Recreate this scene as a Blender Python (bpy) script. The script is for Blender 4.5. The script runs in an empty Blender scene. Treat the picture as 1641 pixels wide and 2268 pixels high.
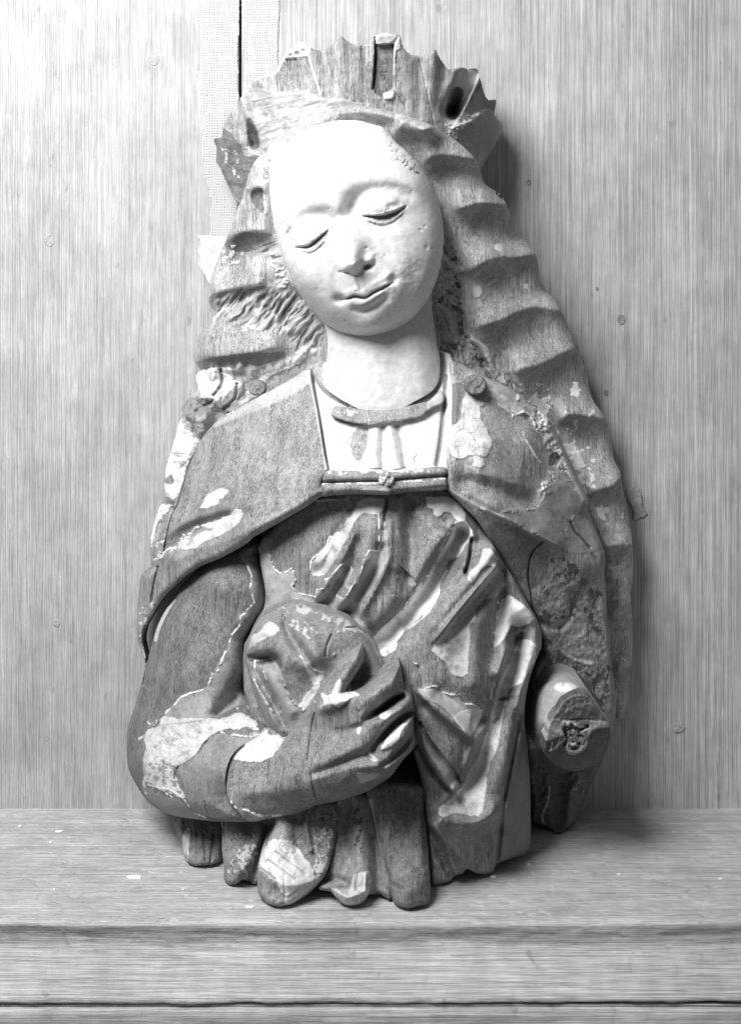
import bpy, math, random
import numpy as np

# ------------------------------------------------------------------ scale and camera
K = 0.0003                 # metres per unit; all sizes below are in units of 0.3 mm
CU, CV, CD = 820.0, 800.0, 2900.0    # where the lens looks (unit height / width on the wall) and its distance from the wall
FLOOR = 990.0              # how far the ledge top lies below the lens axis
scene = bpy.context.scene
col = scene.collection

def P(x, y, d):            # wall-plane coordinates + distance in front of the wall -> metres
    return ((x - CU) * K, -d * K, (CV + FLOOR - y) * K)

cam_d = bpy.data.cameras.new('camera'); cam = bpy.data.objects.new('camera', cam_d); col.objects.link(cam)
cam.location = P(CU, CV, CD); cam.rotation_euler = (math.pi / 2, 0, 0)
cam_d.sensor_fit = 'HORIZONTAL'; cam_d.sensor_width = 36.0
cam_d.lens = 36.0 * CD / 1641.0
cam_d.shift_x = (820.5 - CU) / 1641.0
cam_d.shift_y = (CV - 1134.0) / 1641.0
cam_d.clip_start = 0.05; cam_d.clip_end = 50
scene.camera = cam

w = bpy.data.worlds.new('World'); scene.world = w; w.use_nodes = True
w.node_tree.nodes['Background'].inputs[0].default_value = (1, 1, 1, 1)
w.node_tree.nodes['Background'].inputs[1].default_value = 0.15

def lamp(name, pos, target, size, power):
    l = bpy.data.lights.new(name, 'AREA'); l.shape = 'DISK'; l.size = size * K; l.energy = power
    o = bpy.data.objects.new(name, l); col.objects.link(o)
    o.location = P(*pos)
    from mathutils import Vector
    dvec = Vector(P(*target)) - Vector(o.location)
    o.rotation_euler = dvec.to_track_quat('-Z', 'Y').to_euler()
    return o
lamp('studio_lamp', (-380, -1020, 2050), (700, 700, 150), 1450, 14.6)
scene.view_settings.view_transform = 'Standard'; scene.view_settings.look = 'None'
scene.view_settings.exposure = 0.0; scene.view_settings.gamma = 1.0
scene.render.film_transparent = False

# ------------------------------------------------------------------ tracing helpers
def Z(x0, y0, w):
    s = w / 1641.0 / 1.51127
    def f(*pts): return [(x0 / 1.51127 + p[0] * s, y0 / 1.51127 + p[1] * s) for p in pts]
    f.s = s
    return f
F = Z(700, 300, 800); K1 = Z(600, 80, 600); K2 = Z(1200, 80, 600); HR = Z(1400, 500, 800)
HL = Z(500, 700, 650); H2 = Z(1500, 1150, 700); CL = Z(400, 1150, 750); C = Z(1000, 1150, 600)
AL = Z(400, 1600, 600); DM = Z(850, 1600, 600); DR = Z(1350, 1600, 800); EL = Z(400, 2150, 600)
HD = Z(780, 1950, 650); SR = Z(1300, 2150, 850); SK = Z(550, 2600, 950)
LL = Z(0, 2550, 1240); LR = Z(1240, 2550, 1240)
def D(*p): return list(p)

def crom(pts, n=6, closed=False):
    p = [np.array(q, float) for q in pts]; out = []
    m = len(p)
    if m < 3: return [tuple(q) for q in p]
    rng = range(m if closed else m - 1)
    for i in rng:
        if closed: a, b, c, d = p[(i-1) % m], p[i], p[(i+1) % m], p[(i+2) % m]
        else: a, b, c, d = p[max(i-1, 0)], p[i], p[i+1], p[min(i+2, m-1)]
        for j in range(n):
            t = j / n
            out.append(tuple(0.5 * ((2*b) + (c-a)*t + (2*a-5*b+4*c-d)*t*t + (3*b-a-3*c+d)*t**3)))
    if not closed: out.append(tuple(p[-1]))
    return out

# ------------------------------------------------------------------ noise
_rs = np.random.RandomState(7)
_tab = _rs.rand(512, 512).astype(np.float32)
def vn(x, y, seed=0):
    x = x + seed * 37.13; y = y + seed * 91.7
    xi = np.floor(x).astype(int); yi = np.floor(y).astype(int)
    fx = x - xi; fy = y - yi
    fx = fx*fx*(3-2*fx); fy = fy*fy*(3-2*fy)
    g = lambda a, b: _tab[a & 511, b & 511]
    return (g(xi, yi)*(1-fx)+g(xi+1, yi)*fx)*(1-fy)+(g(xi, yi+1)*(1-fx)+g(xi+1, yi+1)*fx)*fy - 0.5
def fbm(x, y, s, seed=0, o=4, g=0.5):
    r = 0; a = 1.0
    for i in range(o):
        r = r + a * vn(x / s, y / s, seed + i * 3); s = s / 2.03; a *= g
    return r
def sst(x, a=0.0, b=1.0):
    t = np.clip((x - a) / (b - a), 0, 1); return t*t*(3-2*t)
def blur(A, r):
    r = int(round(r))
    if r < 1: return A
    for _ in range(2):
        for ax in (0, 1):
            pad = [(0, 0), (0, 0)]; pad[ax] = (r+1, r)
            c = np.cumsum(np.pad(A, pad, mode='edge'), axis=ax)
            A = (np.take(c, range(2*r+1, c.shape[ax]), ax) - np.take(c, range(0, c.shape[ax]-2*r-1), ax)) / (2*r+1)
    return A

def rbf(ctrl):
    c = np.array(ctrl, float); n = len(c)
    X = c[:, :2] / 100.0
    d = np.sqrt(((X[:, None]-X[None])**2).sum(-1))
    A = np.zeros((n+3, n+3)); A[:n, :n] = d - np.eye(n)*0.03
    A[:n, n] = 1; A[:n, n+1:] = X; A[n, :n] = 1; A[n+1:, :n] = X.T
    wgt = np.linalg.lstsq(A, np.concatenate([c[:, 2], np.zeros(3)]), rcond=None)[0]
    def f(U, V):
        r = wgt[n] + wgt[n+1]*U/100 + wgt[n+2]*V/100
        for i in range(n):
            r = r + wgt[i]*np.sqrt((U/100-X[i, 0])**2+(V/100-X[i, 1])**2+0.02)
        return r
    return f

# ------------------------------------------------------------------ carved relief surface
STEP = 1.75
class Relief:
    """A carved surface: depth over an outline, worked with ridges, folds, cuts and gesso patches."""
    def __init__(s, outline, base, smooth=True, step=None, seed=1, tone=0.26, grain=1.0, rag=0.0, cn=4):
        s.st = step or STEP
        s.poly = crom(outline, cn, True) if smooth else list(outline)
        a = np.array(s.poly); lo = a.min(0) - 3*s.st; hi = a.max(0) + 3*s.st
        s.u0, s.v0 = lo
        s.nu = int((hi[0]-lo[0])/s.st)+2; s.nv = int((hi[1]-lo[1])/s.st)+2
        s.U, s.V = np.meshgrid(lo[0]+np.arange(s.nu)*s.st, lo[1]+np.arange(s.nv)*s.st)
        s.sd = s.sdf(s.poly, s.U, s.V)
        if rag: s.sd = s.sd + rag*fbm(s.U, s.V, 14, seed+50, 4, 0.6)
        s.gain = 1.0; s.H = (rbf(base) if isinstance(base, (list, tuple)) else base)(s.U, s.V) if not isinstance(base, (int, float)) else np.full(s.U.shape, float(base))
        s.tone = np.full(s.U.shape, tone); s.grain = np.full(s.U.shape, float(grain)); s.seed = seed
    @staticmethod
    def sdf(poly, U, V):
        n = len(poly); best = np.full(U.shape, 1e12); inside = np.zeros(U.shape, bool)
        for i in range(n):
            ax, ay = poly[i]; bx, by = poly[(i+1) % n]
            ex, ey = bx-ax, by-ay; L = ex*ex+ey*ey
            if L < 1e-9: continue
            px, py = U-ax, V-ay
            t = np.clip((px*ex+py*ey)/L, 0, 1)
            dd = (px-ex*t)**2+(py-ey*t)**2
            np.minimum(best, dd, out=best)
            if ay != by:
                c = ((ay > V) != (by > V)) & (U < (bx-ax)*(V-ay)/(by-ay)+ax)
                inside ^= c
        r = np.sqrt(best); return np.where(inside, -r, r)
    def win(s, pts, R):
        a = np.array(pts)
        i0 = max(0, int((a[:, 0].min()-R-s.u0)/s.st)); i1 = min(s.nu, int((a[:, 0].max()+R-s.u0)/s.st)+2)
        j0 = max(0, int((a[:, 1].min()-R-s.v0)/s.st)); j1 = min(s.nv, int((a[:, 1].max()+R-s.v0)/s.st)+2)
        if i1 <= i0 or j1 <= j0: return None
        return (slice(j0, j1), slice(i0, i1))
    def path(s, pts, R, smooth=True):
        p = crom(pts, 5) if smooth else pts
        W = s.win(p, R)
        if W is None: return None
        U, V = s.U[W], s.V[W]
        a = np.array(p); seg = np.sqrt(((a[1:]-a[:-1])**2).sum(1)); tot = seg.sum()+1e-9; acc = 0
        best = np.full(U.shape, 1e12); side = np.zeros(U.shape); T = np.zeros(U.shape)
        for i in range(len(p)-1):
            ax, ay = p[i]; ex, ey = p[i+1][0]-ax, p[i+1][1]-ay; L = ex*ex+ey*ey
            if L < 1e-9: continue
            px, py = U-ax, V-ay
            t = np.clip((px*ex+py*ey)/L, 0, 1)
            dd = (px-ex*t)**2+(py-ey*t)**2
            m = dd < best
            best = np.where(m, dd, best); side = np.where(m, ex*py-ey*px, side); T = np.where(m, (acc+t*seg[i])/tot, T)
            acc += seg[i]
        return W, np.sqrt(best), side, T
    @staticmethod
    def lerp(x, T):
        if isinstance(x, (int, float)): return x
        return np.interp(T, np.linspace(0, 1, len(x)), x)
    def ridge(s, pts, w, h, p=2, smooth=True, tone=None, grain=None):
        r = s.path(pts, np.max(w)*2.6+2, smooth)
        if r is None: return s
        W, d, sd, T = r
        thin = tone is not None and tone >= .6 and np.max(w) < 3
        if thin: d = np.abs(d+1.8*fbm(s.U[W], s.V[W], 7, s.seed+81, 3, .6))
        g = np.exp(-(d/s.lerp(w, T))**p)
        if thin: g = g*sst(fbm(s.U[W], s.V[W], 15, s.seed+83, 4, .65), -.22, -.02)
        s.H[W] += s.gain*s.lerp(h, T)*g
        if tone is not None:
            q = sst(g, .25, .6); s.tone[W] = s.tone[W]*(1-q)+tone*q
        if grain is not None:
            q = sst(g, .25, .6); s.grain[W] = s.grain[W]*(1-q)+grain*q
        return s
    def fold(s, pts, h, wl, wr, taper=0.12, smooth=True, pl=1.6, pr=1.6):
        """crest along pts; wl = width of the slope on the left of travel (above, going right), wr on its right"""
        R = max(np.max(wl), np.max(wr))*2.6+2
        r = s.path(pts, R, smooth)
        if r is None: return s
        W, d, sd, T = r
        k = s.gain*s.lerp(h, T)
        if taper:
            ln = sum(math.dist(pts[i], pts[i+1]) for i in range(len(pts)-1)); taper = min(.45, max(taper, .9*max(np.max(wl), np.max(wr))/ln))
            k = k*sst(T, 0, taper)*sst(1-T, 0, taper)
        s.H[W] += k*np.where(sd > 0, np.exp(-(d/s.lerp(wr, T))**pr), np.exp(-(d/s.lerp(wl, T))**pl))
        return s
    def wave(s, pts, h, wa, wf, wr, t0=.22, t1=.0, wob=5.0):
        """carved wave: long slope up to the crest, then a flat cut falling away below it"""
        q = s.path(pts, max(wa*2.6, wf+wr*2.4)+6)
        if q is None: return s
        W, dd, sd, T = q
        x = np.where(sd > 0, dd, -dd)+wob*fbm(s.U[W], s.V[W], 26, s.seed+61, 3, .6)
        up = np.exp(-(np.abs(np.minimum(x, 0))/wa)**1.25)
        xp = np.maximum(x, 0); dn = 1.55*np.exp(-1.5*xp/wf)-.55*np.exp(-(xp/(wf+wr))**2)
        k = h*sst(T, 0, t0)*(sst(1-T, 0, t1) if t1 else 1.0)
        s.H[W] += k*np.where(x > 0, dn, up)*np.exp(-(np.maximum(np.abs(dd)-max(wa, wf+wr)*1.6, 0)/12)**2)
        return s
    def pit(s, c, rx, ry, ang, h, p=2, tone=None):
        ca, sa = math.cos(math.radians(ang)), math.sin(math.radians(ang))
        R = max(rx, ry)*2.4; W = s.win([c], R)
        if W is None: return s
        x = s.U[W]-c[0]; y = s.V[W]-c[1]
        a = (x*ca+y*sa)/rx; b = (-x*sa+y*ca)/ry
        g = np.exp(-(a*a+b*b)**(p/2)); s.H[W] += h*g
        if tone is not None:
            q = sst(g, .2, .6); s.tone[W] = s.tone[W]*(1-q)+tone*q
        return s
    def dome(s, c, rx, ry, ang, h):
        ca, sa = math.cos(math.radians(ang)), math.sin(math.radians(ang))
        W = s.win([c], max(rx, ry)+2)
        if W is None: return s
        x = s.U[W]-c[0]; y = s.V[W]-c[1]
        a = (x*ca+y*sa)/rx; b = (-x*sa+y*ca)/ry
        s.H[W] += h*np.sqrt(np.clip(1-a*a-b*b, 0, 1)); return s
    def patch(s, poly, thick=2.2, tone=None, grain=None, rag=4.0, soft=1.2, smooth=True, mul=None):
        p = crom(poly, 3, True) if smooth else poly
        W = s.win(p, rag*2+8)
        if W is None: return s
        U, V = s.U[W], s.V[W]
        sd = s.sdf(p, U, V)
        if rag: sd = sd+rag*fbm(U, V, 16, s.seed+11, 4, 0.62)
        m = sst(-sd, -soft, soft)
        s.H[W] += thick*m
        if tone is not None:
            tv = tone*(1+.20*fbm(U, V, 26, s.seed+91, 5, .7)-.30*sst(fbm(U, V*.8, 11, s.seed+95, 4, .65), .22, .5)) if thick > 1.4 else tone
            s.tone[W] = s.tone[W]*(1-m)+tv*m
        if grain is not None: s.grain[W] = s.grain[W]*(1-m)+grain*m
        return s
    def speckle(s, poly, tone, sc=9, thr=0.1, thick=1.2, grain=0.1, edge=25, seed=0, ax=1.0):
        """scattered remains of gesso inside poly"""
        W = s.win(poly, edge)
        if W is None: return s
        U, V = s.U[W], s.V[W]
        sd = s.sdf(poly, U, V)
        n = fbm(U*ax, V, sc, s.seed+seed+70, 4, 0.6)
        m = sst(n - thr - sst(sd, -edge, edge*0.4)*0.6, -0.03, 0.05)
        s.H[W] += thick*m; s.tone[W] = s.tone[W]*(1-m)+tone*m; s.grain[W] = s.grain[W]*(1-m)+grain*m
        return s
    def crack(s, pts, w=1.6, h=-7, tone=None): return s.ridge(pts, w, h, 2, True, tone)
    def rough(s, amp, sc, seed=0, o=3): s.H += amp*fbm(s.U, s.V, sc, s.seed+seed+20, o, 0.55); return s
    def rough_in(s, poly, amp, sc, edge=15, o=4, ax=1.0):
        W = s.win(poly, edge)
        if W is None: return s
        U, V = s.U[W], s.V[W]; m = 1-sst(s.sdf(poly, U, V), -edge, edge*.3)
        s.H[W] += amp*m*fbm(U*ax, V, sc, s.seed+31, o, 0.6); return s
    def comb(s, poly, ang, amp, w_, lng, edge=18, tone=None, thr=.05, sd2=0):
        """directional tool marks / strands inside poly"""
        W = s.win(poly, edge)
        if W is None: return s
        U, V = s.U[W], s.V[W]; m = 1-sst(s.sdf(poly, U, V), -edge, edge*.3)
        ca, sa = math.cos(math.radians(ang)), math.sin(math.radians(ang))
        U = U+fbm(U, V, 50, 77, 2)*22
        n = fbm((U*ca+V*sa)/lng*w_, -U*sa+V*ca, w_, s.seed+sd2+44, 3, .55); s.H[W] += amp*m*n
        if tone is not None:
            q = m*sst(n, thr, thr+.12); s.tone[W] = s.tone[W]*(1-q)+tone*q; s.grain[W] *= (1-q*.8)
        return s
    def chisel(s, amp=1.0, su=5, sv=60): s.H += .55*amp*s.grain*vn(s.U/su, s.V/sv, s.seed+5); return s
    def edge(s, w, drop, p=2.0, but=None, bw=25):
        t = np.clip(-s.sd/w, 0, 1); k = drop
        if but is not None: k = drop*sst(s.sdf(but, s.U, s.V), -bw, bw)
        s.H -= k*(1-(1-(1-t)**p)**(1/p)); return s
    def build(s, name, mat, parent, back=20.0, floor=1.2):
        st = s.st; H = s.H
        if floor:
            fl = FLOOR-floor; zf = CD*(1-fl/np.maximum(s.V-CV, fl)); ins = s.sd < 0
            jb = np.where(ins.any(0), s.sd.shape[0]-1-np.argmax(ins[::-1], 0), 0); cc = np.arange(H.shape[1])
            need = np.where(ins.any(0), np.clip(zf[jb, cc]-H[jb, cc], 0, None), 0)
            for _ in range(3): need = np.maximum(need, np.convolve(need, np.ones(25)/25, 'same'))
            need = np.convolve(np.pad(need, 12, mode='edge'), np.ones(25)/25, 'valid')
            H = H+need*np.exp(-(np.clip(s.V[jb, cc]-s.V, 0, None)/110)**2)
            H = np.maximum(H, zf)
        keep = s.sd < st*0.75
        gy, gx = np.gradient(s.sd, st)
        L = np.sqrt(gx*gx+gy*gy)+1e-6
        out = np.clip(s.sd, 0, st)
        U = s.U-np.where(s.sd > 0, out*gx/L, 0); V = s.V-np.where(s.sd > 0, out*gy/L, 0)
        idx = -np.ones(s.sd.shape, int); c = keep[:-1, :-1] & keep[1:, :-1] & keep[:-1, 1:] & keep[1:, 1:]
        used = np.zeros(keep.shape, bool)
        used[:-1, :-1] |= c; used[1:, :-1] |= c; used[:-1, 1:] |= c; used[1:, 1:] |= c
        idx[used] = np.arange(used.sum())
        f = 1-H/CD
        X = CU+(U-CU)*f; Y = CV+(V-CV)*f
        bx, by, bz = origin(parent)
        v = np.stack([(X[used]-CU)*K-bx, -H[used]*K-by, (CV+FLOOR-Y[used])*K-bz], 1)
        q = np.stack([idx[:-1, :-1][c], idx[1:, :-1][c], idx[1:, 1:][c], idx[:-1, 1:][c]], 1)
        # rim
        e = np.concatenate([q[:, [0, 1]], q[:, [1, 2]], q[:, [2, 3]], q[:, [3, 0]]])
        n = len(v); key = e[:, 0]*n+e[:, 1]; rkey = e[:, 1]*n+e[:, 0]
        b = e[~np.isin(key, rkey)]
        bv = np.unique(b); mp = -np.ones(n, int); mp[bv] = n+np.arange(len(bv))
        vb = v[bv].copy(); vb[:, 1] = np.maximum(vb[:, 1], -back*K-by)
        tone = s.tone[used]; gr = s.grain[used]
        v = np.concatenate([v, vb]); tone = np.concatenate([tone, tone[bv]]); gr = np.concatenate([gr, gr[bv]])
        sideq = np.stack([b[:, 1], b[:, 0], mp[b[:, 0]], mp[b[:, 1]]], 1)
        q = np.concatenate([q, sideq])
        nxt = {int(a): int(d) for a, d in b}
        loops = []
        while nxt:
            k0 = next(iter(nxt)); lp = [k0]; k = nxt.pop(k0)
            while k != k0 and k in nxt: lp.append(k); k = nxt.pop(k)
            if len(lp) > 2: loops.append([int(mp[i]) for i in lp])
        return mesh_np(name, v, q, loops, mat, parent, tone, gr)

def origin(o):
    x = y = z = 0.0
    while o: x += o.location[0]; y += o.location[1]; z += o.location[2]; o = o.parent
    return x, y, z

def mesh_np(name, v, q, ngons, mat, parent, tone=None, gr=None, smooth=True):
    me = bpy.data.meshes.new(name)
    li = [q.ravel()]; starts = [np.arange(len(q))*4]; k = len(q)*4
    for g in ngons:
        li.append(np.array(g)); starts.append(np.array([k])); k += len(g)
    li = np.concatenate(li).astype(np.int32); starts = np.concatenate(starts).astype(np.int32)
    me.vertices.add(len(v)); me.vertices.foreach_set('co', v.astype(np.float32).ravel())
    me.loops.add(len(li)); me.loops.foreach_set('vertex_index', li)
    me.polygons.add(len(starts)); me.polygons.foreach_set('loop_start', starts)
    me.update(calc_edges=True)
    me.polygons.foreach_set('use_smooth', np.ones(len(starts), bool) if smooth else np.zeros(len(starts), bool))
    for nm, arr in (('tone', tone), ('grain', gr)):
        if arr is not None:
            a = me.attributes.new(nm, 'FLOAT', 'POINT'); a.data.foreach_set('value', np.asarray(arr, np.float32))
    me.materials.append(mat)
    o = bpy.data.objects.new(name, me); col.objects.link(o)
    if parent: o.parent = parent
    return o

def empty(name, loc, label, cat, group=None):
    o = bpy.data.objects.new(name, None); col.objects.link(o); o.location = loc
    o.empty_display_size = 0.02
    o['label'] = label; o['category'] = cat
    if group: o['group'] = group
    return o

# ------------------------------------------------------------------ materials
class NT:
    def __init__(s, name):
        s.m = bpy.data.materials.new(name); s.m.use_nodes = True; s.t = s.m.node_tree
        s.b = s.t.nodes['Principled BSDF']
    def n(s, typ, **kw):
        o = s.t.nodes.new(typ)
        for k, v in kw.items():
            if k.startswith('i_'):
                k2 = k[2:]; k2 = int(k2) if k2.isdigit() else k2
                tgt = o.inputs[k2]
                if isinstance(v, bpy.types.NodeSocket): s.t.links.new(v, tgt)
                else: tgt.default_value = v
            else: setattr(o, k, v)
        return o
    def math(s, op, a, b=0.0, c=None):
        o = s.n('ShaderNodeMath', operation=op); o.inputs[0]; 
        for i, x in enumerate((a, b) if c is None else (a, b, c)):
            if isinstance(x, bpy.types.NodeSocket): s.t.links.new(x, o.inputs[i])
            else: o.inputs[i].default_value = x
        return o.outputs[0]
    def coords(s, sx, sy, sz):   # object coordinates divided by lengths given in units
        tc = s.n('ShaderNodeTexCoord')
        mp = s.n('ShaderNodeMapping', i_Vector=tc.outputs['Object'])
        mp.inputs['Scale'].default_value = (1/(K*sx), 1/(K*sy), 1/(K*sz))
        return mp.outputs[0]
    def fibres(s, sx, sy, sz, ax=2):   # like coords, but each fibre starts at its own place along the grain
        v = s.coords(sx, sy, sz)
        k = [sx*2.2, sy*2.2, sz*2.2]; k[ax] = 4000.0
        j = s.math('MULTIPLY', s.noise(s.coords(*k), 2, .8), 14.0)
        sp = s.n('ShaderNodeSeparateXYZ', i_0=v); cb = s.n('ShaderNodeCombineXYZ')
        for i in range(3):
            s.t.links.new(s.math('ADD', sp.outputs[i], j) if i == ax else sp.outputs[i], cb.inputs[i])
        return cb.outputs[0]
    def noise(s, vec, detail=3, rough=.55, dist=0.0):
        return s.n('ShaderNodeTexNoise', i_Vector=vec, i_Scale=1.0, i_Detail=detail, i_Roughness=rough, i_Distortion=dist).outputs[0]
    def ramp(s, x, a, b, lo=0.0, hi=1.0):
        o = s.n('ShaderNodeMapRange', i_0=x, i_1=a, i_2=b, i_3=lo, i_4=hi); o.interpolation_type = 'SMOOTHSTEP'; return o.outputs[0]
    def grey(s, x):
        o = s.n('ShaderNodeCombineColor')
        for i in range(3): s.t.links.new(x, o.inputs[i])
        return o.outputs[0]
    def finish(s, col_, height, strength=0.5, dist=1.0, rough=0.6, spec=0.4):
        s.t.links.new(s.grey(col_), s.b.inputs['Base Color'])
        bp = s.n('ShaderNodeBump', i_Strength=strength, i_Distance=dist*K, i_Height=height)
        s.t.links.new(bp.outputs[0], s.b.inputs['Normal'])
        if isinstance(rough, bpy.types.NodeSocket): s.t.links.new(rough, s.b.inputs['Roughness'])
        else: s.b.inputs['Roughness'].default_value = rough
        s.b.inputs['Specular IOR Level'].default_value = spec
        return s.m

def mat_carved():
    """old oak with remains of gesso; 'tone' = paint or wood value, 'grain' = how much bare wood shows"""
    t = NT('carved_oak_with_gesso')
    tone = t.n('ShaderNodeAttribute', attribute_name='tone').outputs['Fac']
    gr = t.n('ShaderNodeAttribute', attribute_name='grain').outputs['Fac']
    warp = t.noise(t.coords(220, 220, 400), 2)
    streak = t.noise(t.fibres(3.3, 3.3, 120), 3, .62, 0)
    pore = t.noise(t.fibres(2.5, 2.5, 26), 1, .4, 0)
    dens = t.noise(t.coords(26, 26, 150), 2, .5, 1.2)
    big = t.noise(t.coords(70, 70, 130), 4, .6)
    fine = t.noise(t.coords(2.2, 2.2, 2.2), 2)
    stain = t.noise(t.coords(14, 14, 14), 5, .65)
    pm = t.math('MULTIPLY', t.ramp(pore, .50, .60), t.ramp(dens, .38, .62))
    f = t.math('ADD', t.ramp(streak, .3, .7, .62, 1.42), t.math('MULTIPLY', pm, -0.52))
    f = t.math('MULTIPLY', f, t.ramp(big, .3, .7, .82, 1.18))
    f = t.math('ADD', t.math('MULTIPLY', t.math('SUBTRACT', f, 1.0), gr), 1.0)
    g = t.math('MULTIPLY', t.ramp(stain, .3, .7, .86, 1.1), t.ramp(fine, .3, .7, .965, 1.035))
    c = t.math('MULTIPLY', tone, t.math('MULTIPLY', f, g))
    c = t.math('MINIMUM', c, 0.85)
    h = t.math('ADD', t.math('MULTIPLY', t.math('ADD', streak, t.math('MULTIPLY', pm, -1.0)), t.math('MULTIPLY', gr, 1.0)),
               t.math('ADD', t.math('MULTIPLY', stain, .22), t.math('MULTIPLY', fine, .22)))
    ro = t.ramp(stain, .3, .7, .42, .62)
    return t.finish(c, h, .5, 2.2, ro, .3)
M_CARVED = mat_carved()

def mat_wall(name, base, horiz=False, sx=4.5, lng=260, seed=0, contrast=1.0):
    t = NT(name)
    def co(a, b): return t.coords(b, a, a) if horiz else t.coords(a, a, b)
    def cf(a, b): return t.fibres(b, a, a, 0) if horiz else t.fibres(a, a, b, 2)
    streak = t.noise(cf(sx, lng), 3, .6, 0)
    fine = t.noise(cf(2.0, 60), 1, .5, 0)
    band = t.noise(cf(38, 900), 3, .6)
    big = t.noise(t.coords(160, 160, 220), 4, .6)
    blot = t.noise(t.coords(30, 30, 50), 5, .65)
    f = t.math('MULTIPLY', t.ramp(streak, .38, .58, 1-.28*contrast, 1.08), t.ramp(fine, .38, .56, 1-.26*contrast, 1.06))
    f = t.math('MULTIPLY', f, t.ramp(band, .3, .7, .93, 1.06))
    f = t.math('MULTIPLY', f, t.ramp(big, .3, .7, .88, 1.10))
    f = t.math('MULTIPLY', f, t.ramp(blot, .3, .7, .90, 1.06))
    sm = t.noise(t.coords(34, 34, 70), 3, .6); f = t.math('MULTIPLY', f, t.ramp(sm, .64, .74, 1.0, .74))
    sc_ = t.noise(co(9, 60), 4, .7, 0); f = t.math('MULTIPLY', f, t.ramp(sc_, .63, .70, 1.0, 1.28))
    c = t.math('MULTIPLY', f, base)
    h = t.math('ADD', t.math('MULTIPLY', streak, .8), t.math('MULTIPLY', fine, .8))
    return t.finish(c, h, .5, 1.6, .62, .25)
M_BOARD = mat_wall('weathered_oak_board', 0.49, sx=2.5, lng=420, contrast=1.0)
M_LEDGE = mat_wall('worn_oak_ledge', 0.53, True, 2.4, 240, contrast=1.15)

def mat_linen():
    t = NT('glued_linen')
    tc = t.n('ShaderNodeTexCoord'); sp = t.n('ShaderNodeSeparateXYZ', i_0=tc.outputs['Object'])
    wob = t.math('MULTIPLY', t.noise(t.coords(40, 40, 60), 4, .6), 11.0)
    a = t.math('SINE', t.math('ADD', t.math('MULTIPLY', sp.outputs[0], 2*math.pi/(K*5.6)), wob))
    b = t.math('SINE', t.math('ADD', t.math('MULTIPLY', sp.outputs[2], 2*math.pi/(K*5.6)), wob))
    dots = t.math('MULTIPLY', t.ramp(a, -.1, .9), t.ramp(b, -.1, .9))
    n = t.noise(t.coords(16, 16, 30), 5, .7)
    dots = t.math('MULTIPLY', dots, t.ramp(n, .36, .56))
    c = t.math('MULTIPLY', t.math('SUBTRACT', .52, t.math('MULTIPLY', dots, .42)), t.ramp(n, .25, .75, .85, 1.05))
    return t.finish(c, t.math('MULTIPLY', dots, -1.0), .5, 1.6, .85, .1)
M_LINEN = mat_linen()

def mat_plain(name, tone, sc=12, rough=.7, amp=.15):
    t = NT(name)
    a = t.noise(t.coords(sc, sc, sc), 5, .65); b = t.noise(t.coords(2.5, 2.5, 2.5), 2)
    c = t.math('MULTIPLY', t.math('MULTIPLY', t.ramp(a, .3, .7, 1-amp, 1+amp*.6), t.ramp(b, .3, .7, .94, 1.05)), tone)
    return t.finish(c, t.math('ADD', a, t.math('MULTIPLY', b, .3)), .6, 1.5, rough, .2)
M_PAPER = mat_plain('white_paper', .58); M_CHIP = mat_plain('gesso_chip', .8); M_DOWEL = mat_plain('oak_dowel', .40)
M_PUTTY = mat_plain('grey_putty', .42, 9); M_DARK = mat_plain('dark_gap', .02)
M_THREAD = mat_plain('grey_thread', .35); M_HOLE = mat_plain('dark_plug', .24)

# ================================================================== the setting: board wall and ledge
def box_bm(name, x0, x1, y0, y1, d0, d1, mat, parent, bev=1.5, rag=None):
    """board between wall-plane x0..x1, y0..y1 (y down), d0..d1 in front of the wall, worn edges"""
    import bmesh
    bm = bmesh.new(); bmesh.ops.create_cube(bm, size=1)
    o3 = origin(parent)
    for v in bm.verts:
        p = P(x0 if v.co.x < 0 else x1, y0 if v.co.z > 0 else y1, d1 if v.co.y < 0 else d0)
        v.co = [p[i]-o3[i] for i in range(3)]
    bmesh.ops.bevel(bm, geom=bm.edges[:], offset=bev*K, segments=2, affect='EDGES', clamp_overlap=True)
    me = bpy.data.meshes.new(name); bm.to_mesh(me); bm.free(); me.materials.append(mat)
    o = bpy.data.objects.new(name, me); col.objects.link(o); o.parent = parent
    return o

def flake(name, pts, d, th, mat, parent, lift=0.0, world=True, rag=0):
    """thin torn sheet standing on a wall-parallel plane at depth d"""
    poly = crom(pts, 3, True)
    R = Relief(poly, float(d), smooth=False, step=2.2, rag=rag); R.edge(3, th*.5); R.rough(th*.8+lift, 18)
    return R.build(name, mat, parent, back=d-th-.5, floor=0)

wall = empty('panelled_wall', P(820, CV+FLOOR, 0), 'upright oak board wall behind the carved bust, with a dark joint and glued linen', 'wall')
box_bm('board', -900, 528, -900, 1812, -30, 0, M_BOARD, wall)
box_bm('board', 535, 2600, -900, 1812, -30, -1.2, M_BOARD, wall)
box_bm('backing_batten', 430, 640, -900, 1812, -52, -31, M_DARK, wall)
flake('linen_strip', [(442, -60), (441, 60), (446, 130), (443, 200), (449, 330), (452, 390), (468, 440), (466, 480), (472, 545),
      (520, 545), (524, 420), (528, 240), (527, 120), (524, -60)], 1.6, 1.2, M_LINEN, wall, rag=3)
flake('linen_strip', [(538, -60), (541, 120), (543, 260), (600, 300), (617, 200), (615, 120), (613, -60)], 1.4, 1.2, M_LINEN, wall, rag=3)
flake('paper_scrap', [(438, 523), (470, 526), (505, 532), (498, 570), (488, 640), (468, 635), (455, 612), (440, 590), (442, 570), (436, 558), (444, 540)], 4, 2, M_PAPER, wall, rag=3)
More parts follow.
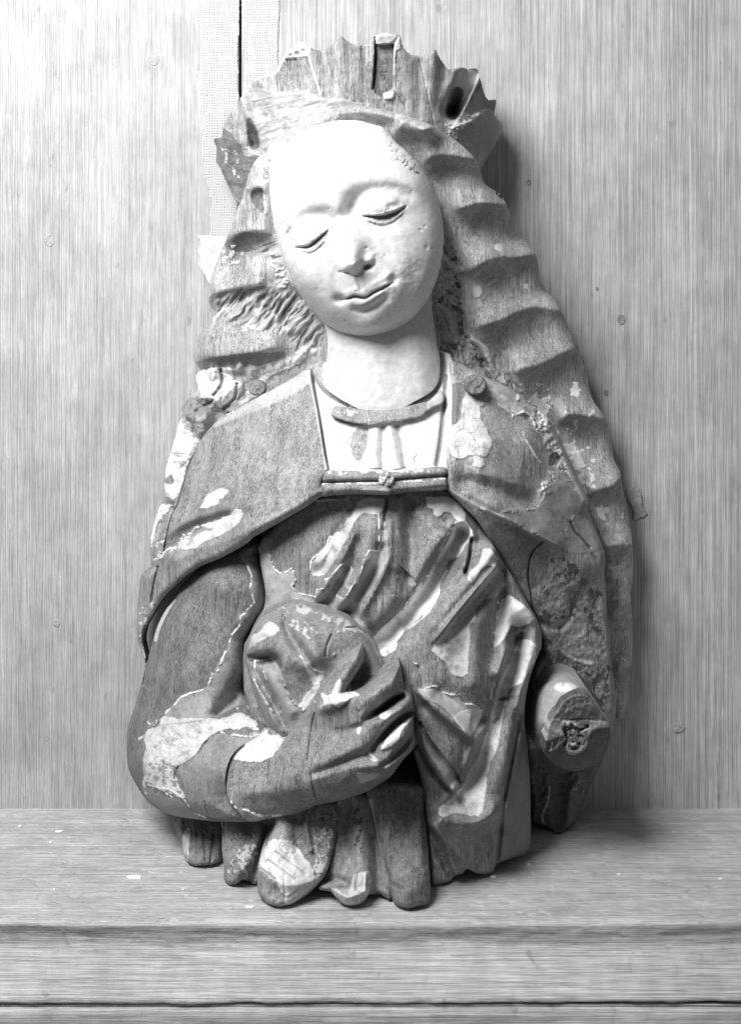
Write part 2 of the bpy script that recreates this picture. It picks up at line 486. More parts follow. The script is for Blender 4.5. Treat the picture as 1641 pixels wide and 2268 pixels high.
for c in ((340, 132, 13), (109, 533, 12), (125, 1380, 8), (1335, 468, 0)):
    if c[2]:
        R = Relief([(c[0]+c[2]*math.cos(a*.524), c[1]+c[2]*math.sin(a*.524)*1.15) for a in range(12)], .6, step=1.8); R.rough(1, 7)
        R.build('dowel', M_DOWEL, wall, back=-3, floor=0)
flake('putty_lump', [(1388, 1082), (1415, 1080), (1424, 1120), (1433, 1140), (1405, 1150), (1398, 1120), (1390, 1110)], 5, 5, M_PUTTY, wall, lift=3, rag=4)
for cx, cy, rr, tn in ((1171, 405, 5, 0), (1376, 708, 9, 0), (1342, 870, 5, 0), (1203, 862, 3, 0), (1322, 640, 3, 0), (104, 1636, 4, 0), (860, 90, 0, 0)):
    if rr:
        R = Relief([(cx+rr*math.cos(a*.785), cy+rr*1.3*math.sin(a*.785)) for a in range(8)], .5, step=1.2); R.pit((cx, cy), rr*.8, rr, 0, -1.5)
        R.build('plugged_hole', M_HOLE, wall, back=-3, floor=0)
# worn splashes on the right board, small dents
R = Relief([(1490, 1605), (1508, 1600), (1518, 1612), (1505, 1622), (1492, 1618)], 2.0, step=1.8); R.rough(3, 9); R.build('putty_lump', M_PUTTY, wall, back=-1, floor=0)

ledge = empty('oak_ledge', P(820, CV+FLOOR+220, 300), 'worn oak ledge with a moulded front edge under the carved bust', 'ledge')
def ledge_mesh(name, prof, mat, wear):
    xs = np.arange(-900, 2600, 4.0); pr = []
    for (a, b) in zip(prof[:-1], prof[1:]):
        n = max(1, int(math.hypot(b[0]-a[0], b[1]-a[1])/3.0))
        for i in range(n): pr.append((a[0]+(b[0]-a[0])*i/n, a[1]+(b[1]-a[1])*i/n))
    pr.append(prof[-1]); pr = np.array(pr)
    s = np.concatenate([[0], np.cumsum(np.sqrt(((pr[1:]-pr[:-1])**2).sum(1)))])
    Xg, Sg = np.meshgrid(xs, s)
    dd = np.repeat(pr[:, :1], len(xs), 1); yy = np.repeat(pr[:, 1:], len(xs), 1)
    front = sst(dd, 480, 570)
    n1 = fbm(Xg/7, Sg, 16, 3, 4, .6); n2 = fbm(Xg/2.4, Sg, 30, 4, 4, .6)
    dd = dd+front*wear*(n1*2.0+n2*2.2*sst(Sg, 590, 640)-sst(fbm(Xg/3, Sg, 40, 8, 3), .12, .4)*5*(1-sst(np.abs(Sg-603), 3, 14))); yy = yy+front*wear*(n2*2.2+n1*.8)*sst(Sg, 560, 600)+front*0.4*n1
    yy = yy + 7*front*sst(np.abs(Xg-760), 0, 1500)*-1*sst(Sg, 560, 600)
    if name == 'shelf_top':      # drying cracks in the top, a knot and bruises along the front edge
        top = Sg < 600
        for d0, x0, x1, wv, dp in ((222, -900, 420, 2.2, 2.2), (481, 330, 1010, 2.0, 1.8), (150, 1100, 2000, 1.8, 1.2), (395, 1180, 2300, 1.8, 1.4), (330, -300, 330, 1.6, 1.2), (540, -400, 700, 2, 1.2)):
            dl = d0+5*fbm(Xg, 0*Xg+d0, 160, 21, 3)
            yy = yy+top*dp*np.exp(-((dd-dl)/wv)**2)*sst(Xg, x0, x0+60)*(1-sst(Xg, x1-60, x1))
        yy = yy+top*(fbm(Xg, dd, 45, 33, 4, .6)*1.4+sst(fbm(Xg, dd, 22, 35, 3), .3, .5)*1.6)
        kn = np.exp(-(((Xg-(CU+(363-CU)*.80))/17)**2+((Sg-606)/7)**2)**2); dd = dd-kn*7; yy = yy-kn*2*np.sin(Xg/3)
    o3 = origin(ledge)
    v = np.stack([(Xg.ravel()-CU)*K-o3[0], -dd.ravel()*K-o3[1], (CV+FLOOR-yy.ravel())*K-o3[2]], 1)
    I = np.arange(len(v)).reshape(Xg.shape)
    q = np.stack([I[:-1, :-1].ravel(), I[1:, :-1].ravel(), I[1:, 1:].ravel(), I[:-1, 1:].ravel()], 1)
    return mesh_np(name, v, q, [], mat, ledge)
B = CV+FLOOR
ledge_mesh('shelf_top', [(-25, B), (300, B), (560, B), (577, B), (584, B+1.5), (588, B+6), (587, B+14), (585, B+22), (584, B+31), (584, B+40), (587, B+48), (596, B+62), (612, B+82), (628, B+102), (636, B+112), (637, B+118), (632, B+121), (560, B+122), (-25, B+122)], M_LEDGE, 1.0)
ledge_mesh('lower_moulding', [(560, B+126.5), (634, B+127), (639, B+129), (642, B+137), (644, B+160), (646, B+330), (600, B+332)], M_LEDGE, .7)
ledge_mesh('fillet', [(560, B+121.5), (632, B+122), (633, B+124), (632, B+127), (560, B+130)], M_LEDGE, .3)

# ------------------------------------------------------------------ the carved bust
bust = empty('carved_bust', P(800, B, 250), 'carved oak bust of a crowned woman with lowered eyes and a broken forearm', 'sculpture')
def part(name, R, parent=None, back=20, floor=1.2): return R.build(name, M_CARVED, parent or bust, back, floor)
WHITE = .74; GESSO = .60; GREY = .33; WOOD = .27; DARKW = .17

# ---------------- crown
def crown():
    out = (K1((540, 1641), (470, 1540), (420, 1430), (380, 1330), (335, 1260), (345, 1160), (330, 1110), (315, 1060), (350, 1045), (385, 1035), (400, 960), (440, 850), (480, 790), (530, 760), (560, 680), (600, 650), (640, 630),
                 (660, 560), (690, 515), (760, 490), (870, 450), (925, 330), (975, 265), (1080, 190), (1150, 165), (1190, 215), (1260, 245), (1330, 240), (1400, 195), (1440, 160), (1475, 108), (1520, 150), (1580, 185)) +
           K2((0, 195), (70, 185), (120, 150), (150, 115), (200, 98), (260, 88), (330, 105), (385, 115), (395, 190), (430, 245), (490, 288), (560, 300), (630, 288), (680, 255), (700, 232), (725, 280), (770, 360), (815, 415), (860, 420), (930, 398), (1000, 418), (1080, 412), (1100, 440),
              (1105, 480), (1125, 535), (1145, 630), (1190, 700), (1255, 695), (1262, 730), (1245, 840), (1300, 900), (1325, 960), (1280, 1050), (1200, 1200), (1110, 1350), (1050, 1450), (800, 1350), (500, 1150), (0, 1000)) +
           K1((1200, 1100), (900, 1400), (700, 1641)))
    def base(U, V):
        a = np.clip((U-795)/330, -1, 1)
        return 30+320*(1-a*a*.985)**.58-(V-200)*.10-np.clip(600-U, 0, 200)*.35*sst(V, 250, 400)
    R = Relief(out, base, seed=3, tone=.37, cn=2, rag=1.2)
    R.edge(7, 6)
    R.rough(5, 70); R.rough(1.2, 14)
    # piers between the scallops, shallow grooves running down from the points
    for a, b in ((K1((1475, 130))[0], K1((1500, 480))[0]), (K2((700, 250))[0], K2((760, 560))[0]), (K1((975, 300))[0], K1((1070, 600))[0]), (K2((560, 330))[0], K2((690, 900))[0]), (K1((1180, 320))[0], K1((1280, 660))[0])):
        R.crack([a, b], 1.3, -2.5)
    R.patch(K1((975, 330), (1170, 300), (1290, 640), (1220, 680), (1080, 600), (1020, 450)), -3, .30, 1, 2, smooth=False)
    R.ridge(K1((1180, 300), (1290, 650)), 3, 3, tone=.6, grain=.1)
    for p in [K1((1475, 120), (1490, 400), (1500, 700)), K2((700, 240), (700, 520), (660, 800)), K1((1165, 180), (1230, 420), (1300, 660)), K1((960, 280), (1010, 480), (1080, 640)), K2((880, 430), (830, 640), (780, 860)), K1((700, 520), (790, 600), (900, 700))]:
        R.ridge(p, [13, 13, 8], [9, 6, 1])
    for p in [K2((560, 310), (560, 560), (540, 800)), K1((1330, 260), (1380, 460), (1420, 680)), K2((60, 200), (60, 450), (50, 700)), K1((1080, 330), (1140, 520), (1180, 640)), K2((760, 420), (740, 620), (700, 840))]:
        R.ridge(p, [15, 14, 9], [-7, -5, -1])
    # rebate with dark left side
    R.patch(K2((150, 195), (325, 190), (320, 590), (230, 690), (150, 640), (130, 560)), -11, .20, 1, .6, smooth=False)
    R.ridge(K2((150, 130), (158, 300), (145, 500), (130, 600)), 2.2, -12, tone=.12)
    for y in (280, 375, 448): R.crack(K2((210, y), (270, y)), .9, -1.5)
    R.patch(K2((230, 640), (320, 620), (318, 690), (240, 695)), 5, .72, 0, 2)
    R.patch(K2((330, 200), (385, 115), (380, 230), (340, 270), (325, 500), (322, 300)), 3, .66, .1, 2)
    R.patch(K2((160, 115), (260, 88), (340, 110), (330, 150), (280, 190), (230, 195), (170, 190)), 2, .62, .2, 3)
    R.crack(K2((330, 620), (425, 755)), 1.0, -1, .08)
    # deep slot
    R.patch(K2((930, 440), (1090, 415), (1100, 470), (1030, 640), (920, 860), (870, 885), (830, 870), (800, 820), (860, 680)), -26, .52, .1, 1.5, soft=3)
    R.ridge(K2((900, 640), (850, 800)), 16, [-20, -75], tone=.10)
    R.ridge(K2((1100, 500), (1040, 620), (960, 780), (900, 880)), 3.5, 6, tone=.5, grain=.3)
    R.patch(K2((1110, 540), (1150, 650), (1190, 705), (1250, 705), (1240, 820), (1170, 780), (1050, 880), (900, 930), (960, 800), (1040, 650)), -1, .17, 1, 2)
    # lower rim, chipped
    R.fold(K2((800, 990), (930, 930), (1060, 870), (1180, 770)), 10, 5, 30, .05)
    R.speckle(K2((780, 900), (1180, 760), (1190, 800), (1060, 930), (900, 1080), (780, 1020)), .5, 8, .05, 3, .2, 12)
    R.patch(K2((860, 1060), (1040, 900), (1190, 780), (1290, 900), (1260, 1100), (1130, 1340), (1000, 1200)), 0, .27, .5, 3)
    # left: gesso, hollow, dark broken leaf
    R.patch(K1((560, 690), (700, 600), (830, 610), (1060, 640), (1180, 600), (1250, 680), (1641, 720), (1641, 800), (1300, 900), (1000, 1040), (860, 1180), (760, 1150), (720, 1000), (640, 850)), 3, .40, .15, 5)
    R.comb(K1((640, 640), (1180, 640), (1641, 760), (1300, 900), (1000, 1040), (760, 1150), (640, 850)), -20, 4, 8, 30, 14, .52, .02)
    R.speckle(K1((660, 520), (900, 500), (1050, 620), (700, 640)), .62, 9, .12, 1, .2)
    R.patch(K1((975, 265), (1150, 165), (1200, 230), (1180, 300), (975, 330)), 2, .66, .1, 3)
    R.ridge(K1((970, 300), (880, 440), (760, 480), (690, 510)), 4, 2, tone=.66, grain=.1)
    for p in ((1080, 275, 6), (1135, 250, 5), (1020, 290, 3)): R.pit(K1((p[0], p[1]))[0], p[2], p[2]*.8, 0, -4, tone=.35)
    R.ridge(K1((640, 900), (670, 1000), (690, 1110)), [8, 13, 12], [-8, -28, -40], tone=.14)
    R.ridge(K1((560, 690), (600, 820), (700, 990)), 5, 8)
    R.ridge(K1((470, 830), (520, 960), (570, 1090)), 10, 7)
    R.patch(K1((400, 960), (470, 1000), (570, 1120), (600, 1210), (740, 1220), (640, 1400), (560, 1620), (420, 1430), (335, 1260), (315, 1060), (380, 1040)), 4, .19, .5, 3)
    R.speckle(K1((340, 1100), (520, 1150), (640, 1300), (560, 1450), (420, 1380)), .55, 9, .28, 1.5, .1, 10)
    R.rough_in(K1((320, 980), (500, 800), (700, 1200), (600, 1600), (400, 1400)), 7, 20)
    R.chisel(1.3, 3.5, 60)
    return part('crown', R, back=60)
crown()

# ---------------- hair
def hair():
    out = (K2((0, 752), (200, 785), (450, 850), (620, 910), (800, 1010), (950, 1120), (1060, 1230), (1120, 1350), (1160, 1470), (1290, 1560), (1341, 1641)) +
           HR((520, 292), (572, 325), (615, 400), (645, 490), (675, 590), (740, 635), (792, 692), (822, 780), (832, 900), (850, 965), (910, 1005), (965, 1085), (1015, 1180), (1050, 1270), (1075, 1355), (1120, 1410), (1155, 1500), (1165, 1600)) +
           H2((1085, 220), (1112, 380), (1150, 465), (1215, 560), (1282, 720), (1298, 900), (1350, 1005), (1372, 1150), (1402, 1260), (1430, 1450)) +
           DR((1530, 180), (1568, 400), (1578, 640), (1562, 800), (1575, 1000), (1573, 1200), (1550, 1400), (1540, 1600), (1460, 1640), (1300, 1200), (1100, 800), (700, 300)) +
           D((1000, 1000), (900, 900), (750, 860), (560, 900), (500, 1000), (430, 1150), (370, 1290)) +
           CL((240, 1640), (225, 1560), (222, 1440), (250, 1330), (285, 1205), (335, 1140), (328, 1060), (325, 970), (355, 850), (395, 720), (438, 560), (455, 480), (490, 400), (555, 300), (555, 200)) +
           HL((385, 1320), (378, 1220), (405, 1130), (440, 1040), (530, 960), (515, 870), (495, 780), (498, 690), (530, 560), (580, 420), (630, 300), (690, 160), (740, 0)) +
           K1((570, 1620), (610, 1480), (640, 1370), (700, 1250), (780, 1180), (860, 1090), (1000, 970), (1180, 880), (1400, 790)))
    base = [(700, 250, 345), (780, 240, 372), (850, 250, 375), (950, 300, 345), (1040, 390, 265), (1130, 530, 150), (1190, 650, 112), (1270, 800, 90), (1330, 950, 72), (1395, 1150, 60), (1403, 1400, 65),
            (960, 500, 280), (960, 680, 225), (990, 800, 225), (1010, 850, 235), (1160, 950, 165), (1090, 700, 215), (1080, 560, 235), (1180, 850, 170), (620, 290, 310), (550, 400, 262), (530, 450, 235), (600, 360, 292), (500, 590, 130), (600, 600, 225), (450, 800, 105), (560, 780, 180), (690, 780, 185), (690, 720, 190),
            (410, 950, 85), (350, 1150, 60), (330, 1300, 50), (800, 500, 200), (800, 900, 180), (1280, 1150, 110), (1340, 1500, 60)]
    R = Relief(out, base, seed=9, tone=.41, cn=3)
    R.edge(26, 26)
    R.rough(7, 90)
    # roll over the forehead
    R.ridge(F((420, 640), (480, 450), (620, 310), (800, 200), (1000, 150), (1200, 165), (1400, 230), (1560, 310)), 15, [4, 14, 14, 16, 20, 20, 14])
    R.ridge(F((860, 195), (980, 205), (1080, 215), (1200, 250)), 5, -9)
    # crested waves, right lock: crest then a steep dark underside
    W = [(K2((300, 930), (430, 980), (560, 985), (620, 975)), 26, 60, 13),
         (HR((-10, 95), (90, 62), (190, 42), (340, 68)), 34, 85, 22),
         (HR((200, 430), (330, 395), (430, 372), (580, 378)), 38, 90, 26),
         (HR((280, 880), (420, 800), (560, 745), (760, 735)), 40, 95, 30),
         (HR((300, 1235), (500, 1200), (700, 1110), (800, 1080), (950, 1100)), 40, 95, 30),
         (HR((560, 1545), (760, 1500), (900, 1440), (1085, 1365)), 40, 95, 30),
         (H2((820, 640), (930, 575), (1060, 560), (1220, 590)), 38, 80, 26),
         (H2((1060, 1195), (1180, 1150), (1260, 1130), (1370, 1060)), 40, 75, 26),
         (H2((1180, 1640), (1300, 1580), (1440, 1590)), 38, 70, 24),
         (DR((1390, 960), (1480, 890), (1570, 860)), 36, 60, 24),
         (DR((1430, 1330), (1500, 1300), (1570, 1280)), 30, 50, 22)]
    for p, h, a, b in W:
        p = list(p)+[(2*p[-1][0]-p[-2][0], 2*p[-1][1]-p[-2][1]-4)]
        R.wave(p, h*1.35, a*.8, b*2.5, b*1.2, .22)
    # left lock
    for p, h, a, b in [(F((250, 700), (330, 670), (410, 700)), 8, 30, 8),
                       (HL((620, 235), (760, 205), (900, 190), (1050, 185)), 30, 75, 22),
                       (HL((490, 720), (640, 690), (800, 650), (1020, 640)), 30, 75, 20),
                       (HL((370, 1235), (600, 1240), (820, 1215), (1200, 1165)), 30, 75, 22),
                       (CL((440, 520), (560, 560), (680, 560)), 18, 50, 14),
                       (CL((330, 1060), (360, 1130), (440, 1150)), 12, 40, 10)]:
        R.wave(p, h*1.2, a*.8, b*2.4, b*1.2, .16, .2)
    R.H = blur(R.H, 1.6)
    R.patch(HL((640, 300), (760, 210), (900, 205), (1030, 215), (1000, 300), (860, 360), (700, 350)), 0, .20, 1, 4)  # wave undersides: their shade and darker cut grain put into the tone
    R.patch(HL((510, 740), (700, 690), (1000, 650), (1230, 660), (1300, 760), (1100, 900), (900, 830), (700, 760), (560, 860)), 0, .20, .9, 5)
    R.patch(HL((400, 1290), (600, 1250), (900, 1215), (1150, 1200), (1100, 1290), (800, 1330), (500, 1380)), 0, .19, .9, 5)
    # strands, left
    for p, h, t in [(HL((535, 940), (600, 880), (665, 815)), 11, .6), (HL((700, 850), (750, 785)), 8, .42), (HL((770, 930), (830, 870), (900, 770)), 8, .42), (HL((790, 1030), (850, 960), (930, 880), (965, 790)), 9, .5),
                    (HL((980, 800), (1040, 730)), 9, .45), (HL((900, 1000), (990, 930), (1060, 850), (1090, 760)), 8, .38), (HL((960, 1010), (1080, 940), (1180, 880), (1270, 780)), 8, .35), (HL((860, 400), (960, 330), (1060, 290)), 7, .36),
                    (HL((1180, 1000), (1260, 900), (1330, 860)), 7, .3), (HL((1220, 1100), (1290, 980), (1320, 880)), 7, .3), (HL((1320, 1130), (1340, 1000), (1370, 900)), 7, .3), (HL((1400, 1150), (1410, 1000), (1430, 920)), 7, .3)]:
        R.ridge(p, 4.5, h*.35, tone=t, grain=.2)
    R.comb(HL((520, 720), (1000, 660), (1260, 700), (1480, 960), (1490, 1250), (1250, 1300), (1150, 1080), (900, 1020), (540, 960)), -48, 17, 9, 48, 22, .44, .06)
    R.comb(HL((860, 330), (1080, 180), (1120, 400), (1200, 640), (1000, 420)), -30, 9, 8, 45, 16, .5, .08)
    # gesso remains on the left lock
    for pl, th in [(HL((1000, 400), (1060, 480), (1150, 480), (1200, 640), (1240, 680), (1150, 690), (1060, 680), (1050, 560), (1010, 490)), .0),
                   (HL((930, 440), (1010, 400), (1010, 480), (960, 520)), .1), (HL((660, 380), (745, 350), (710, 430), (680, 425)), -.4),
                   (HL((780, 970), (880, 960), (1000, 980), (980, 1040), (800, 1050)), .02), (HL((1000, 1020), (1140, 1030), (1100, 1060), (920, 1050)), .1), (HL((1330, 1120), (1420, 1120), (1400, 1220), (1250, 1300), (1200, 1240)), .02)]:
        R.speckle(pl, .68, 9, th, 3, .05, 10, ax=.8)
    R.patch(HL((395, 1430), (470, 1390), (540, 1360), (560, 1420), (520, 1500), (620, 1560), (560, 1641), (440, 1641), (430, 1560)), 5, .80, .02, 4)
    R.patch(HL((560, 1345), (640, 1340), (700, 1360), (700, 1450), (600, 1560), (520, 1480)), 3, .62, .05, 3)
    R.patch(HL((640, 1560), (720, 1480), (770, 1510), (720, 1641), (600, 1650)), 8, .78, .02, 3)
    R.patch(CL((560, 240), (700, 190), (880, 290), (880, 380), (760, 480), (660, 420), (600, 350)), 4, .76, .02, 6)
    R.patch(CL((780, 480), (900, 380), (1050, 240), (1200, 180), (1300, 90), (1340, 140), (1100, 250), (1000, 400), (820, 490)), 3, .62, .05, 6)
    for p in [CL((690, 200), (700, 300), (650, 380)), CL((800, 210), (800, 300), (700, 400)), CL((720, 440), (800, 360), (870, 320)), CL((600, 520), (580, 580), (600, 640)), CL((660, 480), (640, 560), (610, 640))]:
        R.ridge(p, 13, 14); 
    for p in [CL((740, 190), (750, 290), (690, 380)), CL((860, 300), (840, 400), (760, 470)), CL((680, 420), (560, 500)), CL((540, 620), (560, 700))]:
        R.ridge(p, 4, -12, tone=.3)
    R.patch(CL((450, 540), (530, 600), (560, 700), (500, 880), (430, 1160), (385, 1190), (270, 1330), (240, 1500), (228, 1440), (285, 1205), (335, 1140), (328, 960), (400, 700)), 3, .78, .02, 6)
    R.patch(CL((460, 440), (560, 400), (660, 420), (650, 500), (560, 570), (520, 590), (460, 520)), 0, .26, .7, 5)
    R.patch(CL((330, 1000), (380, 950), (400, 1020), (340, 1020)), 0, .3, .5, 3); R.patch(CL((300, 1160), (350, 1120), (400, 1180), (330, 1180)), -2, .3, .5, 3)
    R.rough_in(CL((560, 200), (1400, 100), (700, 600), (450, 1100), (250, 1500), (230, 1400), (400, 700)), 9, 26)
    # nodules under the wave by the neck
    for p in ((1240, 1270, 9), (1180, 1290, 9), (1275, 1230, 10), (1325, 1190, 8), (1385, 1200, 8), (1100, 1330, 12), (1010, 1370, 13), (760, 1340, 11), (860, 1370, 14)):
        c = HL((p[0], p[1]))[0]; R.pit(c, p[2]*.7, p[2], 15, 9, tone=.6)
    # mottled right inner hair beside the neck
    z1 = HR((100, 560), (220, 480), (300, 860), (330, 1230), (560, 1500), (760, 1641), (200, 1641), (150, 1400), (90, 1100), (160, 800))
    R.rough_in(z1, 5, 24, 20, ax=1.4); R.comb(z1, 62, 20, 13, 45, 18, .46, .05)
    R.speckle(z1, .50, 22, .12, 2, .1, 14, ax=1.6); R.speckle(z1, .15, 15, .25, -3, .3, 14, 5)
    for p in [HR((180, 740), (240, 800), (300, 830)), HR((370, 1310), (470, 1380), (500, 1500))]:
        R.ridge(p, 6, 5, tone=.6, grain=.05)
    R.patch(HR((380, 960), (430, 950), (440, 1000), (400, 1030), (370, 1000)), 3, .5, .1, 3); R.patch(HR((475, 930), (530, 885), (520, 920), (480, 945)), 2, .5, .1, 2)
    R.patch(HR((520, 680), (560, 650), (580, 690), (560, 705)), 2, .7, .1, 2); R.patch(HR((730, 925), (760, 930), (755, 965), (725, 955)), 2, .7, .1, 2)
    # right lower tail, white remains
    R.speckle(H2((640, 380), (760, 440), (830, 640), (900, 800), (1060, 840), (1080, 1180), (1000, 1040), (860, 760), (700, 560)), .78, 20, -.28, 2, .02, 20)
    R.patch(H2((900, 790), (1010, 810), (1060, 900), (1060, 1080), (1090, 1180), (1030, 1100), (960, 920)), 2, .80, .02, 5)
    R.speckle(H2((1150, 1280), (1320, 1240), (1250, 1420), (1160, 1440)), .7, 18, -.1, 2, .05, 16)
    R.speckle(DR((1400, 600), (1540, 600), (1540, 830), (1420, 850)), .5, 18, .0, 2, .1, 16); R.speckle(DR((1430, 1020), (1560, 1020), (1540, 1300), (1450, 1300)), .5, 18, .0, 2, .1, 16)
    # ragged border of face and hair
    R.speckle(F((1250, 280), (1500, 420), (1641, 700), (1560, 760), (1480, 520), (1300, 330)), .6, 7, .12, 1, .1, 14)
    R.speckle(F((200, 850), (290, 560), (420, 380), (640, 240), (880, 170), (900, 230), (600, 330), (430, 560), (420, 700), (260, 700)), .62, 10, -.02, 1.5, .15, 14)
    R.patch(F((300, 700), (360, 680), (390, 760), (370, 860), (300, 780)), -6, .22, .8, 3)
    R.patch(F((380, 640), (415, 640), (415, 800), (390, 860), (370, 760)), 4, .6, .1, 2)
    R.chisel(2.0, 3.2, 60)
    return part('hair', R, back=22, floor=0)
hair()

# ---------------- face
def face():
    out = F((1010, 213), (1100, 235), (1200, 270), (1290, 370), (1400, 470), (1480, 570), (1545, 680), (1590, 830), (1610, 980), (1605, 1120), (1575, 1270), (1510, 1430), (1400, 1570), (1270, 1685), (1180, 1725), (1090, 1738), (950, 1700), (800, 1610), (690, 1500), (600, 1370), (530, 1220), (465, 1030), (432, 860), (415, 700), (420, 520), (500, 400), (640, 290), (820, 225))
    c0 = F((985, 930))[0]; ang = math.radians(-12)
    def base(U, V):
        x = (U-c0[0])*math.cos(ang)+(V-c0[1])*math.sin(ang); y = -(U-c0[0])*math.sin(ang)+(V-c0[1])*math.cos(ang)
        rx = 200-18*sst(y, 40, 240); e = np.where(x > 0, np.abs(x/(rx+6))**3.6, np.abs(x/rx)**2.3)+np.abs((y+8)/262)**2.4
        return 312+125*np.clip(1-e, 0, 1)**.5+np.clip(-y, 0, 200)*.10
    R = Relief(out, base, seed=17, tone=.68, grain=0, rag=1.5)
    R.H = blur(R.H, 5)
    R.edge(34, 26, 2.1)
    q_ = sst((R.V-F((0, 1250))[0][1])/60, 0, 1.6); t_ = np.clip(-R.sd/75, 0, 1); R.H -= q_*34*(1-np.sqrt(1-(1-t_)**2))
    s = F.s
    # brow ridges and sockets
    R.ridge(F((960, 790), (1020, 690), (1120, 630), (1250, 615), (1400, 660)), 70*s, 4)
    R.ridge(F((560, 880), (680, 800), (790, 790), (860, 830)), 55*s, 2.5)
    R.ridge(F((955, 850), (990, 770), (1060, 705), (1160, 680), (1280, 690), (1370, 730)), [74*s, 74*s, 60*s, 46*s, 44*s, 40*s], [-23, -22, -12, -6, -5, -3])
    R.ridge(F((560, 980), (620, 890), (720, 860), (800, 870), (850, 920)), [30*s, 46*s, 62*s, 58*s], [-.5, -1.5, -6, -12, -9])
    R.pit(F((975, 815))[0], 45*s, 66*s, 20, -13)
    # eyeballs under the lids
    R.pit(F((1190, 800))[0], 120*s, 74*s, -14, 18, 2.3)
    R.pit(F((700, 990))[0], 100*s, 68*s, -30, 11, 2.3)
    # fold above the lid
    R.ridge(F((1230, 725), (1290, 750), (1300, 790), (1245, 800)), 26*s, -3)
    R.ridge(F((560, 960), (540, 1010), (580, 1050)), 14*s, -3)
    R.patch(F((935, 835), (950, 770), (1010, 710), (1080, 672), (1180, 648), (1310, 652), (1395, 700), (1340, 735), (1250, 712), (1150, 722), (1085, 775), (1060, 845), (985, 872)), -.6, .50, 0, 4, 6)  # socket and lid patches: brow shade and paint remains put into the tone
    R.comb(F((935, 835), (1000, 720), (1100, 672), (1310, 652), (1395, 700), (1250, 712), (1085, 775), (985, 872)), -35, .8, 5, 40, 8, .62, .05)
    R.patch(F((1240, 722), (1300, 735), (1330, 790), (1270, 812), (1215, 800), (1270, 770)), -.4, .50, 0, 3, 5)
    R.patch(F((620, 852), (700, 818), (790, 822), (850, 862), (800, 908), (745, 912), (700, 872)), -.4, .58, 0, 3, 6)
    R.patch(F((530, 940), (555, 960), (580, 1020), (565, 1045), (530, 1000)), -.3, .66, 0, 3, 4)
    # eye slits: lid edge, slit, lower lid
    R.fold(F((1040, 858), (1110, 864), (1180, 862), (1260, 838), (1350, 792)), 5, 30*s, 5*s, .1)
    R.ridge(F((1050, 872), (1120, 876), (1190, 880), (1260, 862), (1310, 836), (1352, 806)), [4*s, 7*s, 13*s, 14*s, 9*s, 4*s], [-4, -7, -10, -10, -8, -4], tone=.26)
    R.rough_in(F((1040, 850), (1350, 780), (1330, 880), (1180, 950), (1080, 920)), 2.2, 6, 8)
    R.ridge(F((1110, 915), (1180, 940), (1260, 918), (1330, 858)), [3*s, 7*s, 6*s, 3*s], -2.2, tone=.50)
    R.ridge(F((1090, 898), (1180, 918), (1255, 900), (1325, 845)), 9*s, 2)
    R.fold(F((590, 1072), (680, 1066), (745, 1020), (820, 958)), 4, 28*s, 5*s, .1)
    R.ridge(F((592, 1086), (640, 1088), (690, 1078), (750, 1030), (818, 968)), [4*s, 8*s, 11*s, 9*s, 4*s], [-4, -7, -9, -8, -4], tone=.28)
    R.rough_in(F((590, 1070), (820, 950), (790, 1070), (690, 1135)), 2.0, 6, 8)
    R.ridge(F((650, 1115), (690, 1130), (740, 1105), (790, 1055)), [3*s, 6*s, 5*s, 3*s], -2.2, tone=.50)
    R.ridge(F((630, 1102), (690, 1110), (740, 1080), (785, 1040)), 8*s, 1.5)
    # nose
    n0 = np.array(F((905, 800))[0]); n1 = np.array(F((1000, 1225))[0]); ax = n1-n0; Ln = np.linalg.norm(ax); ax /= Ln
    t = ((R.U-n0[0])*ax[0]+(R.V-n0[1])*ax[1])/Ln; q = (R.U-n0[0])*(-ax[1])+(R.V-n0[1])*ax[0]
    under = F((915, 1258), (1000, 1272), (1060, 1235), (1135, 1165))
    hh = np.interp(t, [-.35, -.1, .15, .5, .8, .93, 1.0], [0, 3, 8, 17, 27, 30, 30])
    ww = np.interp(t, [-.3, 0, .4, .8, 1.0], [26, 16, 15, 18, 20])
    cut = 1-sst(t+0.0016*np.abs(q)*np.where(q < 0, 2.2, 1.0), .93, 1.15)
    R.H += hh*np.exp(-(np.abs(q)/(ww*np.where(q < 0, 1+.95*(1-sst(t, .55, .95)), 1.0)))**2.0)*cut*sst(t, -.35, .1)
    R.pit(F((1098, 1172))[0], 34*s, 40*s, 0, 8, 2.2); R.pit(F((925, 1225))[0], 28*s, 32*s, 0, 5, 2.2)
    R.pit(F((1085, 1220))[0], 32*s, 19*s, -25, -18, tone=.3); R.pit(F((950, 1258))[0], 20*s, 9*s, 15, -5)
    R.ridge(F((1140, 1150), (1140, 1190), (1110, 1230)), 14*s, -2)
    R.ridge(F((900, 1255), (945, 1262), (1000, 1280), (1050, 1262)), 9*s, -5)
    R.ridge(F((1015, 1290), (1045, 1370)), 16*s, -4)
    R.ridge(F((1170, 1200), (1230, 1270), (1290, 1310)), 45*s, -2); R.ridge(F((880, 1250), (860, 1340), (870, 1430)), 36*s, -2)
    # mouth
    R.ridge(F((930, 1400), (1010, 1375), (1060, 1385), (1120, 1345), (1230, 1280)), 22*s, 2.5)
    R.fold(F((915, 1438), (1000, 1412), (1070, 1418), (1130, 1382), (1250, 1325)), 3.2, 22*s, 6*s, .12)
    R.ridge(F((905, 1446), (960, 1434), (1000, 1421), (1072, 1430), (1130, 1394), (1190, 1366), (1262, 1326)), [6*s, 9*s, 10*s, 11*s, 11*s, 9*s, 6*s], [-5, -9, -10, -10, -10, -9, -6], tone=.32)
